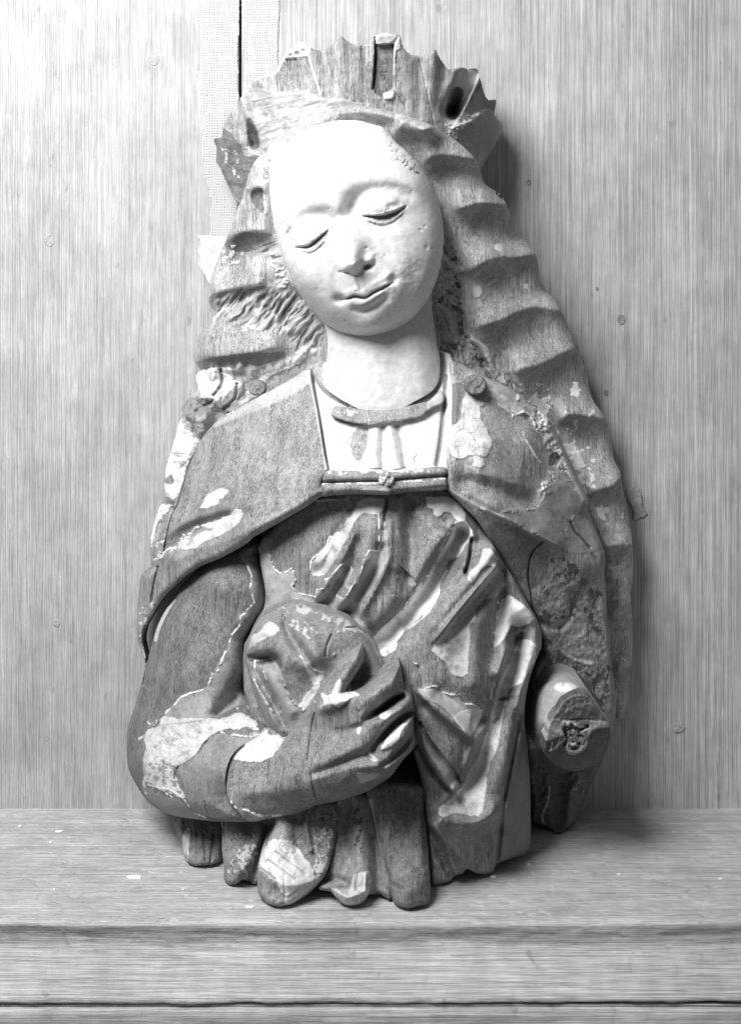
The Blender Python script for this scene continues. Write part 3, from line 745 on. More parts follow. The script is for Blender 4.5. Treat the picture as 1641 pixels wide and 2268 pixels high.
    R.ridge(F((975, 1470), (1050, 1476), (1110, 1450), (1180, 1405)), [22*s, 30*s, 30*s, 22*s], [4, 8, 8, 5])
    R.ridge(F((985, 1515), (1060, 1520), (1130, 1490), (1215, 1430)), [16*s, 26*s, 34*s, 30*s], [-3, -6, -8, -6])
    R.ridge(F((985, 1500), (1040, 1498), (1090, 1472)), 5*s, -2, tone=.5)
    R.patch(F((975, 1450), (1080, 1440), (1190, 1385), (1200, 1400), (1110, 1470), (1040, 1500), (985, 1490)), .3, .44, 0, 3, 3)
    R.pit(F((895, 1440))[0], 36*s, 32*s, 0, -10, tone=.52); R.pit(F((1262, 1305))[0], 28*s, 32*s, 0, -9, tone=.55)
    R.pit(F((1110, 1620))[0], 100*s, 75*s, -10, 14)
    R.ridge(F((1300, 1000), (1340, 1150), (1320, 1300)), 110*s, 6); R.ridge(F((620, 1180), (680, 1300)), 80*s, 5)
    R.ridge(F((1400, 1250), (1360, 1400), (1290, 1560)), 60*s, -4)
    # wear: pinholes, chin losses, scabby hairline
    R.rough(.35, 9, 3); R.rough(.8, 40, 5)
    R.rough_in(F((1250, 1150), (1500, 1150), (1400, 1500), (1150, 1600)), 1.0, 8)
    rs = random.Random(5)
    for x, y, r, t_ in [(1110, 1708, 16, .35), (1195, 1690, 14, .4), (935, 1588, 7, .4), (1390, 700, 5, .4), (820, 818, 5, .4), (1205, 1142, 5, .4), (1080, 1090, 9, .6), (1480, 940, 8, .6), (1450, 965, 10, .66), (1495, 1085, 16, .68), (1535, 1095, 9, .64), (1150, 1605, 7, .5), (740, 1372, 4, .5), (545, 990, 18, .66), (1010, 1385, 5, .5)]:
        R.pit(F((x, y))[0], r*s, r*s*rs.uniform(.6, 1.2), rs.uniform(0, 90), -2.4, tone=t_)
    R.crack(F((480, 930), (530, 900), (560, 860)), 1, -1, .55); R.crack(F((1540, 1180), (1600, 1050), (1605, 1180)), .9, -1, .6)
    R.speckle(F((1190, 260), (1300, 370), (1400, 470), (1480, 570), (1545, 680), (1600, 900), (1560, 760), (1470, 640), (1330, 560), (1240, 450), (1220, 360)), .36, 6, .18, -2.5, .1, 16)
    R.speckle(F((410, 700), (420, 500), (520, 380), (700, 270), (720, 290), (560, 400), (450, 520), (430, 700)), .42, 6, .2, -2, .1, 8)
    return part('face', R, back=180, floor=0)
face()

# ---------------- neck
def neck():
    out = F((800, 1560), (812, 1700), (812, 1800), (805, 1870))+C((235, 170), (200, 235), (198, 300), (235, 400), (330, 480), (470, 560), (640, 640), (850, 640), (1050, 540), (1200, 455), (1270, 370), (1293, 240), (1290, 120), (1262, 0))+F((1530, 1500), (1500, 1300), (1200, 1400), (1000, 1400))
    def base(U, V):
        a = np.clip((U-838-(V-780)*.12)/142, -1, 1)
        return 234+88*np.sqrt(1-a*a*.97)+np.clip(V-740, -40, 160)*.18
    R = Relief(out, base, seed=23, tone=.60, grain=0)
    R.rough(2, 60); R.rough(.4, 8)
    R.ridge(D((870, 760), (880, 850)), 26, -3); R.ridge(D((920, 740), (935, 860)), 18, 3)
    return part('neck', R, back=150, floor=0)
neck()

# ---------------- chemise, neck band
def chemise():
    out = C((80, 255), (105, 400), (145, 560), (175, 720), (210, 950), (240, 1170), (700, 1200), (1380, 1180), (1400, 900), (1425, 700), (1430, 500), (1430, 200), (1290, 60), (900, 300), (300, 300), (170, 180))
    base = [(665, 870, 300), (700, 830, 270), (985, 870, 300), (980, 820, 270), (840, 900, 335), (700, 1030, 372), (840, 1035, 384), (980, 1035, 376), (700, 950, 345), (960, 950, 350), (840, 800, 215)]
    R = Relief(out, base, seed=29, tone=.78, grain=.03, cn=2)
    R.edge(4, 4); R.rough(2.5, 45); R.rough(.8, 9)
    for p, w_, h in [(C((700, 770), (680, 950), (690, 1130)), 15, 6), (C((830, 770), (860, 950), (880, 1130)), 14, 6), (C((770, 770), (765, 950), (765, 1140)), 8, -8), (C((900, 765), (935, 900), (975, 1130)), 10, -9), (C((640, 790), (600, 1000), (560, 1140)), 9, -4)]:
        R.ridge(p, w_, h)
    R.ridge(C((770, 770), (768, 950), (768, 1130)), 6, 0, tone=.55); R.ridge(C((895, 765), (935, 900), (975, 1130)), [6, 5, 9], 0, tone=.5)
    R.patch(C((520, 790), (600, 765), (640, 800), (620, 940), (570, 1060), (520, 1060), (470, 940), (490, 850)), -1.6, .40, .8, 3)
    # grooves beside the straps
    R.ridge(C((120, 260), (145, 420), (185, 640), (225, 900), (262, 1150)), 3.2, -9, tone=.30, grain=.5)
    R.ridge(C((1345, 300), (1330, 560), (1310, 780), (1290, 950), (1262, 1110)), 5, -9, tone=.30, grain=.5)
    R.ridge(C((150, 230), (190, 330), (250, 430), (340, 510), (450, 570)), [12, 11, 8, 5, 4], -8, tone=.33, grain=.5)
    R.ridge(C((1300, 120), (1310, 250), (1260, 380), (1180, 470), (1050, 530)), [10, 12, 11, 8, 5], -9, tone=.33, grain=.5)
    R.crack(C((1090, 1015), (1060, 1050), (1065, 1090)), 1.2, -3, .3); R.crack(C((650, 1150), (770, 1148)), 1.4, -3, .3); R.crack(C((800, 1160), (900, 1155), (980, 1135)), 1.4, -3, .3)
    R.crack(C((350, 690), (430, 720), (560, 740)), 1.8, -4, .3); R.crack(C((490, 850), (455, 880), (445, 920)), 1.2, -2, .3)
    return part('chemise', R, back=150, floor=0)
CH = chemise()
def neck_band():
    out = C((330, 572), (300, 630), (295, 662), (420, 712), (560, 740), (680, 742), (860, 722), (1040, 690), (1140, 655), (1230, 590), (1310, 560), (1335, 500), (1300, 430), (1200, 520), (1120, 545), (960, 575), (800, 605), (700, 612), (560, 600), (450, 590))
    R = Relief(out, [(700, 880, 337), (720, 900, 340), (840, 915, 355), (840, 890, 349), (960, 885, 334), (990, 850, 308), (1000, 830, 295)], seed=31, tone=.33, grain=.8, cn=2, step=2)
    R.edge(6, 7); R.rough(1.2, 14)
    R.patch(C((1180, 540), (1340, 420), (1340, 540), (1200, 620)), 1, .5, .1, 2)
    R.ridge(C((640, 742), (760, 738), (920, 715), (1060, 690), (1190, 628)), 1.8, 2.5, tone=.8, grain=0)
    R.crack(C((620, 640), (640, 700), (630, 735)), 1, -2, .6)
    R.speckle(C((320, 580), (600, 600), (600, 720), (310, 650)), .6, 6, .22, 1, .1, 8)
    return part('neck_band', R, CH, back=300, floor=0)
neck_band()

# ---------------- cloak, left side
def cloak_left():
    out = (CL((1390, 178), (1400, 262), (1430, 400), (1455, 520), (1478, 680), (1500, 820), (1528, 925), (1510, 955), (1480, 1040), (1641, 1052)) +
           C((420, 1290), (800, 1300), (830, 1385), (600, 1378), (350, 1385), (200, 1405), (100, 1470)) +
           DM((580, 205), (400, 310), (200, 430), (0, 540)) +
           AL((1180, 590), (1030, 680), (900, 745), (740, 810), (600, 905), (520, 985), (430, 1060), (350, 1170), (310, 1250), (240, 1380), (225, 1510), (250, 1640), (240, 1700), (205, 1600), (170, 1500), (155, 1380), (162, 1200), (178, 1030), (200, 885), (310, 810), (300, 700), (330, 600), (400, 440), (470, 330), (495, 290)) +
           CL((400, 1180), (440, 1080), (480, 960), (520, 840), (600, 700), (700, 580), (850, 480), (1000, 400), (1150, 320), (1290, 240)))
    base = [(690, 825, 285), (705, 900, 325), (720, 1040, 385), (800, 1080, 400), (600, 900, 300), (500, 950, 235), (440, 1020, 185), (400, 1150, 165), (600, 1050, 330), (500, 1100, 270), (690, 1100, 392), (560, 1180, 345),
            (430, 1250, 240), (360, 1200, 150), (340, 1350, 150), (320, 1450, 90), (310, 1350, 70), (450, 1190, 240)]
    R = Relief([p for p in out], [(x, y, z+16*(y > 1030)) for x, y, z in base], seed=37, tone=.31, cn=2)
    R.edge(17, 34, but=D((360, 1180), (420, 980), (500, 880), (700, 800), (740, 1060), (600, 1120)))
    R.rough(6, 120); R.rough(1.0, 13)
    # border pressed into a soft roll along the hem
    R.fold(AL((380, 800), (560, 730), (760, 640), (1000, 560), (1250, 440), (1450, 350), (1641, 250)), 10, 40, 14, .1)
    R.fold(AL((400, 560), (500, 480), (620, 400), (800, 345), (1000, 290), (1180, 250), (1400, 190)), [16, 22, 20, 14, 8, 4], 70, 15, .12)
    R.ridge(AL((440, 640), (600, 500), (760, 420), (1000, 330)), 13, -10)
    R.ridge(AL((420, 590), (520, 540), (650, 440), (820, 375), (960, 330)), [12, 16, 14, 10], 0, tone=.20, grain=1)  # downward slope of the fold, its shade put into the tone
    R.ridge(CL((690, 560), (560, 720), (480, 960)), 20, -4)
    R.ridge(CL((1380, 240), (1250, 320), (1100, 400), (900, 500), (700, 600)), [16, 18, 14, 9, 5], 3, tone=.46, grain=.15)
    R.ridge(CL((1395, 262), (1430, 430), (1475, 680), (1515, 920)), 4, 4, tone=.5, grain=.3)
    # gesso islands
    R.patch(AL((735, 275), (800, 150), (870, 120), (905, 98), (1000, 112), (950, 180), (915, 190), (900, 240), (840, 260), (790, 275)), 2.5, .78, .02, 2, smooth=False)
    R.patch(AL((690, 455), (740, 440), (850, 410), (1000, 350), (1060, 290), (1120, 285), (1128, 360), (1100, 410), (1000, 480), (940, 520), (850, 550), (780, 580), (700, 640), (600, 665), (560, 655), (560, 600), (640, 560), (740, 500), (830, 490), (860, 460), (760, 440)), 2.6, .66, .05, 3.5, smooth=False)
    for p in [AL((580, 520), (650, 508), (690, 455), (760, 438), (860, 405), (1000, 345)), AL((400, 690), (440, 650), (520, 635)), AL((310, 745), (380, 730), (400, 700)), AL((545, 580), (578, 575))]:
        R.ridge(p, 1.8, 2.6, tone=.82, grain=0, smooth=False)
    R.speckle(AL((240, 560), (700, 500), (600, 640), (340, 760)), .6, 9, .12, 1.5, .1, 10)
    R.speckle(CL((580, 560), (1390, 200), (1420, 300), (1000, 420), (620, 660)), .66, 7, .12, 1, .1, 14)
    # joint between blocks
    R.crack(CL((575, 720), (530, 830), (490, 940), (450, 1090), (418, 1190), (385, 1240), (350, 1380), (325, 1520)), 1.9, -9, .08)
    R.crack(AL((350, 810), (320, 930), (295, 1080), (285, 1150)), 2.4, -9, .08)
    R.crack(C((170, 1450), (350, 1425), (420, 1440)), 1.6, -3, .5)
    R.patch(AL((160, 1200), (250, 1190), (300, 1290), (220, 1380), (165, 1330)), 2, .36, .2, 5); R.rough_in(AL((150, 1150), (320, 1100), (240, 1400), (220, 1640), (150, 1500)), 9, 18)
    R.speckle(AL((150, 1150), (500, 1000), (320, 1250), (240, 1400), (230, 1600), (150, 1500)), .6, 7, .16, 2, .1, 14)
    R.patch(AL((170, 1530), (230, 1600), (240, 1700), (190, 1640)), 2, .5, .1, 3)
    R.chisel(1.0, 4, 50)
    # clasp bars grow out of the hem in front
    return part('cloak', R, back=40, floor=0)
CLL = cloak_left()

def clasp():
    out = C((262, 1160), (500, 1166), (700, 1172), (790, 1160), (860, 1180), (1100, 1150), (1345, 1135), (1352, 1240), (1362, 1335), (1200, 1355), (1000, 1365), (800, 1385), (500, 1380), (300, 1395), (205, 1400), (205, 1290), (235, 1180))
    R = Relief(out, [(690, 1050, 396), (840, 1060, 410), (990, 1050, 400), (690, 1090, 404), (840, 1095, 418), (990, 1085, 408)], seed=41, tone=.30, cn=2, step=2)
    R.edge(6, 10); R.rough(1.2, 20)
    R.fold(C((215, 1205), (500, 1215), (760, 1210), (1000, 1195), (1345, 1170)), 5, 12, 13, .03)
    R.ridge(C((210, 1275), (400, 1268), (600, 1262), (740, 1262), (860, 1258), (1000, 1240), (1350, 1215)), 4.0, -11)
    R.ridge(C((215, 1268), (400, 1262), (740, 1255), (1000, 1236), (1340, 1210)), 3, 0, tone=.15)
    R.ridge(C((215, 1285), (400, 1282), (740, 1276), (900, 1270), (1000, 1262), (1350, 1235)), 1.6, 1.5, tone=.72, grain=0)
    R.fold(C((210, 1330), (500, 1325), (800, 1325), (1100, 1310), (1355, 1280)), 5, 14, 16, .03)
    R.ridge(C((215, 1390), (500, 1368), (800, 1372), (1000, 1350), (1355, 1320)), 7, -5, tone=.2)
    R.speckle(C((262, 1150), (1340, 1130), (1340, 1180), (262, 1210)), .66, 7, .02, 1, .1, 6)
    R.crack(C((832, 1310), (830, 1385)), 1, -2, .2)
    R.chisel(1.4, 3, 30)
    o = part('clasp_band', R, back=330, floor=0)
    pts = [C((802+75*math.cos(a*.5236), 1250+78*math.sin(a*.5236)))[0] for a in range(12)]
    R = Relief(pts, 421, seed=43, tone=.36, cn=2, step=1.5, grain=.3)
    R.edge(7, 8); R.rough(7, 7); R.ridge([C((800, 1250))[0], C((801, 1252))[0]], 5, -5)
    for a in range(5):
        a_ = a*1.257; R.ridge(C((802+18*math.cos(a_), 1250+18*math.sin(a_)), (802+62*math.cos(a_), 1250+62*math.sin(a_))), 4.5, 5)
    R.ridge(C((740, 1290), (770, 1320), (830, 1318)), 3, -4, tone=.1)
    R.speckle(pts, .6, 5, .05, 1, .1, 5)
    part('rosette', R, o, back=395, floor=0)
clasp()

# ---------------- cloak, right side: cape, turned-down hem, rough underside
def cloak_right():
    out = (C((1385, 175), (1400, 400), (1390, 700), (1365, 900), (1345, 1010), (1350, 1160), (1358, 1330)) +
           DR((380, 165), (500, 285), (590, 420), (675, 555), (760, 700), (840, 850), (900, 930), (950, 1050), (965, 1200), (900, 1330), (860, 1480), (850, 1641)) +
           SR((890, 560), (905, 760), (918, 900), (925, 1080), (930, 1165), (1000, 1185), (1050, 1215), (1110, 1232), (1170, 1200), (1230, 1130), (1290, 960), (1345, 840), (1400, 720), (1450, 560), (1472, 440), (1470, 250), (1445, 100), (1432, 0)) +
           DR((1465, 1500), (1460, 1350), (1425, 1130), (1400, 950), (1395, 820), (1385, 740), (1380, 640), (1385, 515), (1330, 370), (1260, 200)) +
           H2((1100, 1230), (1050, 1120), (980, 960), (900, 800), (830, 650), (740, 540), (640, 470), (520, 370), (400, 310), (250, 240), (120, 160)))
    base = [(990, 830, 300), (1000, 950, 350), (1000, 1080, 398), (1060, 900, 320), (1060, 1010, 380), (1130, 920, 280), (1150, 1000, 310), (1220, 1050, 245), (1280, 1150, 215), (1340, 1280, 205), (1100, 1100, 375), (1200, 1180, 315),
            (1080, 1200, 352), (1150, 1250, 305), (1200, 1350, 265), (1280, 1300, 240), (1340, 1400, 180), (1350, 1550, 150), (1230, 1500, 220), (1190, 1650, 150), (1200, 1850, 130), (1300, 1700, 120), (1260, 1830, 120)]
    R = Relief(out, base, seed=47, tone=.36, cn=2)
    R.edge(13, 24); R.rough(5, 90); R.rough(1.0, 13)
    # strap beside the chemise
    R.ridge(C((1388, 200), (1390, 500), (1372, 800), (1340, 1050)), 7, 7, tone=.52, grain=.2)
    R.ridge(C((1420, 300), (1415, 600), (1395, 900)), 4, -3)
    # shoulder gesso
    R.patch(C((1500, 480), (1540, 470), (1620, 500), (1641, 520))+H2((240, 430), (290, 480), (250, 500), (262, 590), (300, 660), (318, 720), (352, 760), (335, 830), (300, 885), (210, 870), (150, 880), (130, 905), (30, 890), (5, 840), (0, 690), (30, 650), (75, 610), (95, 560), (110, 500), (120, 410), (180, 430)), 3.2, .62, .02, 3, smooth=False)
    rs = random.Random(3)
    for i in range(16):
        x, y = rs.uniform(20, 300), rs.uniform(480, 850); a = rs.uniform(-.6, .6)+(math.pi/2 if i % 2 else 0)
        R.crack(H2((x, y), (x+60*math.cos(a), y+60*math.sin(a)), (x+110*math.cos(a+.5), y+110*math.sin(a+.5))), .8, -1.6, .42)
    R.patch(H2((205, 865), (270, 910), (295, 955), (260, 980), (190, 960), (210, 920)), 2.6, .64, .02, 2, smooth=False)
    R.patch(C((1410, 380), (1530, 380), (1540, 450), (1490, 540), (1480, 690), (1410, 740), (1395, 600)), -1, .20, .6, 3)
    # rim towards the hair
    R.ridge(H2((200, 240), (400, 350), (560, 470), (680, 570), (800, 700), (880, 820), (960, 1000), (1080, 1230)), [14, 16, 13, 10, 8, 7, 8], 7, tone=.40, grain=.3)
    R.patch(H2((290, 330), (420, 400), (560, 500), (640, 560), (560, 560), (510, 550), (430, 510), (380, 450), (310, 400)), 2.4, .58, .08, 3, smooth=False)
    R.ridge(H2((400, 480), (450, 520), (520, 560), (600, 540), (660, 590), (700, 690), (740, 700)), 1.7, 2.5, tone=.76, grain=0)
    R.speckle(H2((520, 380), (760, 440), (860, 660), (760, 700), (680, 560)), .80, 12, -.1, 4, .02, 10)
    R.rough_in(H2((560, 420), (760, 500), (880, 780), (940, 1020), (840, 1000), (700, 700)), 9, 14)
    R.speckle(H2((780, 700), (900, 830), (980, 1060), (900, 1040)), .72, 8, .05, 2, .05, 10)
    # crests over the shoulder
    R.fold(H2((560, 610), (620, 740), (700, 890), (800, 1030), (950, 1200), (1080, 1400)), 11, 46, 18, .12)
    R.ridge(H2((590, 720), (650, 820), (700, 900), (760, 970), (830, 1050)), 1.8, 3, tone=.68, grain=.1)
    R.fold(H2((100, 1010), (250, 1020), (420, 1060), (560, 1110), (680, 1100)), 15, 50, 20, .14)
    R.ridge(H2((120, 1080), (300, 1120), (480, 1190), (640, 1220)), 19, -14)
    R.fold(H2((110, 1130), (260, 1230), (420, 1330), (560, 1440), (680, 1500), (900, 1640)), 9, 30, 12, .1)
    R.ridge(DR((250, 45), (380, 120), (500, 190), (680, 270), (800, 330)), 5, 3, tone=.42, grain=.2)
    # hem edge, below it the cloth turns under
    R.fold(DR((420, 150), (560, 230), (700, 290), (870, 370), (1000, 430), (1120, 500), (1250, 600), (1360, 720)), [6, 12, 16, 22, 24, 22, 16], 60, 26, .08)
    R.ridge(DR((540, 210), (700, 275), (860, 350), (960, 410), (1080, 470)), 2.4, 2.5, tone=.6, grain=.1)
    R.patch(DR((560, 330), (720, 320), (900, 400), (1000, 470), (980, 620), (900, 760), (780, 690), (660, 520)), 0, .24, 1, 5)
    # torn flakes
    for p in [H2((440, 1320), (500, 1310), (540, 1330), (590, 1310), (690, 1300), (705, 1260), (760, 1200), (740, 1100)), H2((740, 860), (760, 820), (800, 820)), H2((820, 1010), (900, 1010), (880, 930)), H2((890, 1510), (930, 1470), (960, 1410), (1000, 1330)), H2((980, 1510), (1040, 1520), (1080, 1590)), H2((690, 1180), (730, 1160), (800, 1110)), DR((750, 240), (830, 215), (920, 210), (935, 170))]:
        R.ridge(p, 1.5, 2.6, tone=.74, grain=0, smooth=False)
    R.patch(H2((730, 1150), (740, 1080), (790, 1080), (770, 1130)), 2, .76, 0, 2, smooth=False)
    R.speckle(H2((680, 1080), (820, 1080), (820, 1180), (700, 1260)), .7, 7, .02, 2, .1, 8)
    R.patch(H2((420, 1310), (700, 1290), (800, 1090), (1000, 1150), (1080, 1300), (1200, 1600), (900, 1640), (600, 1480)), 1.5, .27, .25, 3)
    R.crack(H2((960, 1400), (1000, 1480), (1060, 1540), (1110, 1600)), 3, -7, .1); R.patch(H2((810, 870), (880, 880), (870, 940), (800, 960)), -4, .2, .5, 3)
    # splits and rough underside
    R.crack(DR((955, 440), (900, 490), (868, 560), (858, 680), (875, 800), (890, 920)), 1.8, -7, .08)
    ug = DR((1000, 480), (1120, 520), (1260, 620), (1380, 760), (1400, 1000), (1440, 1300), (1460, 1640), (900, 1641), (950, 1300), (940, 1000), (880, 780), (980, 700))
    R.rough_in(ug, 14, 70, 18, 2); R.rough_in(ug, 4, 16, 18); R.speckle(ug, .42, 8, .24, 1.2, .3, 14, ax=1.6); R.speckle(ug, .15, 26, .16, -1.5, .4, 14, 9, ax=1.5)
    R.ridge(DR((930, 980), (980, 1020), (1060, 1030), (1130, 970), (1155, 880), (1150, 780)), 7, -8)
    R.patch(DR((1080, 1020), (1180, 980), (1200, 1120), (1170, 1220), (1100, 1180)), 0, .34, .1, 5)
    R.ridge(DR((1090, 1190), (1160, 1240), (1290, 1280)), 4, 4, tone=.5)
    # lower, dark and worn behind the stump
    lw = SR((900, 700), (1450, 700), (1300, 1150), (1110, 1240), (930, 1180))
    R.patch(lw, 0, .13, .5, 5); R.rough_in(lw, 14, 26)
    R.ridge(SR((1130, 920), (1110, 1000), (1100, 1180)), 18, -22); R.ridge(SR((1220, 880), (1180, 1000), (1160, 1150)), 14, 14)
    R.ridge(SR((1040, 930), (1030, 1020), (990, 1120), (1010, 1170)), 2.4, 4, tone=.4); R.speckle(SR((1080, 880), (1280, 880), (1260, 1020), (1120, 940)), .4, 9, .1, 2, .1)
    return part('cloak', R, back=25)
CLR = cloak_right()

def knob(c, r, z, sd, tone, par):
    pts = [(c[0]+r*math.cos(a*.6283)*(1+.06*math.sin(a*2.3)), c[1]+r*.92*math.sin(a*.6283)) for a in range(10)]
    R = Relief(pts, [(c[0]-r, c[1], z), (c[0]+r, c[1], z+2), (c[0], c[1]-r, z-5), (c[0], c[1]+r, z+6)], seed=sd, tone=tone, grain=.3, cn=3, step=1.5)
    R.edge(4, 5); R.rough(3, 9)
    return part('peg', R, par, back=z-60, floor=0)
knob(HL((905, 1512))[0], 19, 272, 51, .20, CLL); knob(H2((213, 325))[0], 24.5, 330, 53, .15, CLR)

# ---------------- dress with draped folds
def dress():
    out = (AL((1320, 540), (1280, 700), (1310, 900), (1335, 1050), (1310, 1230), (1180, 1450), (1130, 1640)) + D((560, 1600), (700, 1650), (900, 1650)) +
           SR((160, 700), (215, 900), (240, 1080), (262, 1300), (275, 1555), (330, 1562), (400, 1540), (430, 1505), (480, 1490), (510, 1462), (560, 1488), (630, 1497), (680, 1480), (700, 1430), (780, 1400), (860, 1375), (905, 1340), (920, 1290), (918, 1000), (912, 820), (895, 640), (880, 500), (890, 340), (930, 180), (985, 40)) +
           DR((945, 1180), (950, 1060), (915, 960), (850, 850), (780, 720), (690, 580), (600, 430), (500, 290), (380, 150), (300, 60), (0, 60)) +
           DM((1200, 130), (600, 150)))
    base = [(590, 1180, 275), (700, 1130, 340), (850, 1110, 366), (980, 1110, 370), (1060, 1180, 345), (575, 1350, 300), (620, 1300, 340), (640, 1200, 345), (750, 1300, 395), (850, 1400, 425), (980, 1300, 425), (1000, 1450, 440), (1100, 1300, 385),
            (1150, 1370, 350), (1190, 1420, 310), (1100, 1500, 410), (1190, 1500, 290), (960, 1600, 462), (1080, 1650, 430), (1175, 1650, 330), (960, 1780, 475), (1080, 1800, 430), (1178, 1800, 310), (1178, 1880, 280), (1080, 1930, 400), (970, 1950, 440), (640, 1600, 380), (580, 1500, 330)]
    R = Relief(out, base, seed=59, tone=.27, cn=2); R.gain = 2.2
    R.edge(12, 20); R.rough(4, 70); R.rough(1, 12)
    V = R.ridge
    # gesso areas (smooth, thicker than the bare wood)
    R.patch(DM((60, 520), (190, 560), (140, 680), (150, 770), (190, 840), (240, 872), (300, 860), (350, 822), (375, 900), (385, 950), (345, 995), (380, 1040), (440, 1062), (560, 1082), (570, 1020), (640, 1012), (655, 935), (690, 920), (760, 830), (830, 768), (880, 800), (905, 850), (850, 960), (760, 1075), (840, 1112), (950, 960), (1000, 780), (1055, 665), (1140, 665), (1150, 590), (1180, 560), (1190, 470), (1235, 490), (1225, 620), (1225, 750), (1150, 900), (1060, 1060), (1000, 1120), (970, 1290), (1100, 1450), (700, 1300), (300, 1200), (100, 1300), (40, 1100), (60, 800)), 2.2, .40, .03, 3.5, smooth=False)
    R.patch(DM((780, 490), (690, 545), (640, 640), (580, 695), (530, 740), (508, 850), (560, 900), (640, 885), (720, 790), (790, 660), (880, 480), (960, 350), (1010, 312), (1140, 330), (1185, 300), (1215, 200), (1100, 175), (980, 190), (940, 240), (900, 320), (820, 420), (830, 450)), 2.2, .56, .03, 3, smooth=False)
    R.patch(AL((1120, 640), (1290, 600), (1300, 760), (1200, 820), (1110, 720)), 1.5, .30, .1, 3)
    R.speckle(DM((900, 980), (860, 1090), (780, 1060), (830, 960)), .6, 8, .0, 2, .1, 6)
    # pleats from the neckline
    R.fold(DM((900, 230), (840, 420), (760, 560), (650, 720), (570, 860)), [4, 12, 16, 16, 10], 40, 9, .1)
    V(DM((880, 300), (800, 500), (700, 680), (600, 840)), [8, 14, 16, 14], [-6, -16, -18, -10])
    R.fold(DM((960, 430), (860, 640), (760, 830)), 8, 12, 30, .15)
    R.fold(DM((830, 780), (760, 850), (660, 960), (580, 1110)), 11, 34, 8, .12)
    V(DM((850, 830), (780, 960), (690, 1100), (640, 1180)), [9, 12, 14, 16], [-9, -15, -17, -14])
    R.fold(DM((1060, 600), (1000, 760), (930, 950), (820, 1130), (760, 1220)), [8, 14, 18, 20, 12], 46, 10, .12)
    V(DM((1165, 640), (1120, 800), (1020, 990), (900, 1170), (830, 1260)), [11, 15, 18, 20, 18], [-10, -18, -22, -22, -14])
    R.fold(DM((1245, 300), (1250, 560), (1235, 740), (1150, 930), (1040, 1130), (980, 1290)), 9, 9, 40, .08)
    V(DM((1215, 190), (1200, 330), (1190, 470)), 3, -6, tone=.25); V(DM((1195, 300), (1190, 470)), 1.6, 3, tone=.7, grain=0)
    V(DM((1430, 250), (1425, 480), (1450, 700), (1420, 900)), [14, 16, 18], -9)
    V(DM((1320, 200), (1320, 500), (1300, 800)), 14, 5); V(DM((1100, 350), (1080, 500), (1000, 700)), 22, 7)
    for p in [DM((140, 700), (185, 830), (240, 872), (300, 858), (350, 822), (380, 930), (345, 990), (385, 1045), (440, 1065), (560, 1085)), DM((770, 495), (690, 545), (650, 640), (575, 700), (520, 760), (512, 850), (550, 895)), DM((655, 930), (690, 915), (760, 830), (830, 770), (885, 805), (905, 860)), DM((760, 1075), (800, 1105), (845, 1110), (890, 1000), (945, 955), (985, 850), (1010, 740), (1055, 665), (1140, 665), (1148, 590), (1145, 330)), DM((560, 1100), (575, 1020), (640, 1010))]:
        V(p, 1.35, 1.8, tone=.84, grain=0, smooth=False)
    R.patch(DR((150, 125), (300, 125), (340, 140), (400, 190), (430, 250), (420, 300), (370, 290), (330, 245), (290, 235), (240, 270), (210, 255), (205, 215), (165, 205)), 3.2, .66, .02, 2, smooth=False)
    V(C((170, 1440), (260, 1425), (360, 1430)), 2, 3, tone=.5)
    # long trough from the right shoulder to the bundle
    V(DR((400, 380), (270, 590), (150, 780), (0, 980))+DM((1500, 1090), (1320, 1320), (1150, 1510)), [16, 24, 28, 30, 30, 30, 30], [-34, -36, -34, -32, -32, -30, -24])
    V(DR((475, 400), (440, 335), (395, 305), (345, 320)), 9, 9)
    R.fold(DR((345, 325), (230, 530), (130, 700), (0, 850))+DM((1500, 980), (1380, 1150), (1220, 1320), (1090, 1450)), [14, 13, 12, 12, 12, 12, 10], 14, 36, .06)
    R.patch(DR((360, 300), (420, 290), (470, 350), (470, 390), (380, 540), (310, 570), (300, 640), (260, 700), (250, 800), (180, 920), (120, 980), (0, 1060))+DM((1620, 1180), (1520, 1290), (1380, 1400), (1310, 1500), (1310, 1560), (1200, 1641), (1100, 1600), (1080, 1480), (1150, 1390), (1290, 1270), (1380, 1170), (1450, 1080), (1560, 960))+DR((0, 900), (130, 740), (280, 480)), 2.6, .80, .02, 3, smooth=False)
    for p in [DR((345, 330), (300, 400), (240, 520)), DR((140, 700), (60, 800), (5, 880)), DM((1590, 890), (1500, 1020), (1390, 1140), (1370, 1210), (1270, 1290), (1150, 1400), (1090, 1455))]:
        V(p, 1.3, 1.8, tone=.82, grain=0)
    # overlapping flap beside it
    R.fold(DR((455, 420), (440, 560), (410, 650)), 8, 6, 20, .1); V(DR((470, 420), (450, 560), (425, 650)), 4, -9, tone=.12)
    V(DR((620, 500), (540, 610), (400, 790), (240, 1000)), [20, 24, 26, 26], [20, 18, 16, 10])
    R.fold(DR((680, 560), (620, 630), (430, 850), (300, 1010), (180, 1160)), [14, 22, 24, 22, 10], 30, 8, .06)
    V(DR((690, 640), (560, 770), (400, 950), (250, 1120)), [14, 18, 20, 16], [-26, -24, -22, -10])
    R.patch(DR((545, 480), (600, 480), (655, 550), (625, 605), (570, 600), (530, 640), (500, 700), (470, 735), (440, 690), (450, 640), (520, 590)), 2.4, .58, .02, 3, smooth=False)
    R.patch(DR((640, 600), (690, 660), (700, 740), (650, 810), (560, 830), (500, 890), (500, 960), (450, 1010), (465, 1090), (440, 1340), (400, 1370), (330, 1350), (300, 1270), (190, 1190), (230, 1120), (430, 870)), 2.2, .52, .02, 3, smooth=False)
    V(DR((520, 1000), (500, 1200), (480, 1400)), 26, 10)
    # groove and lit slope
    R.fold(DR((640, 840), (620, 1000), (600, 1120)), 6, 22, 5, .1)
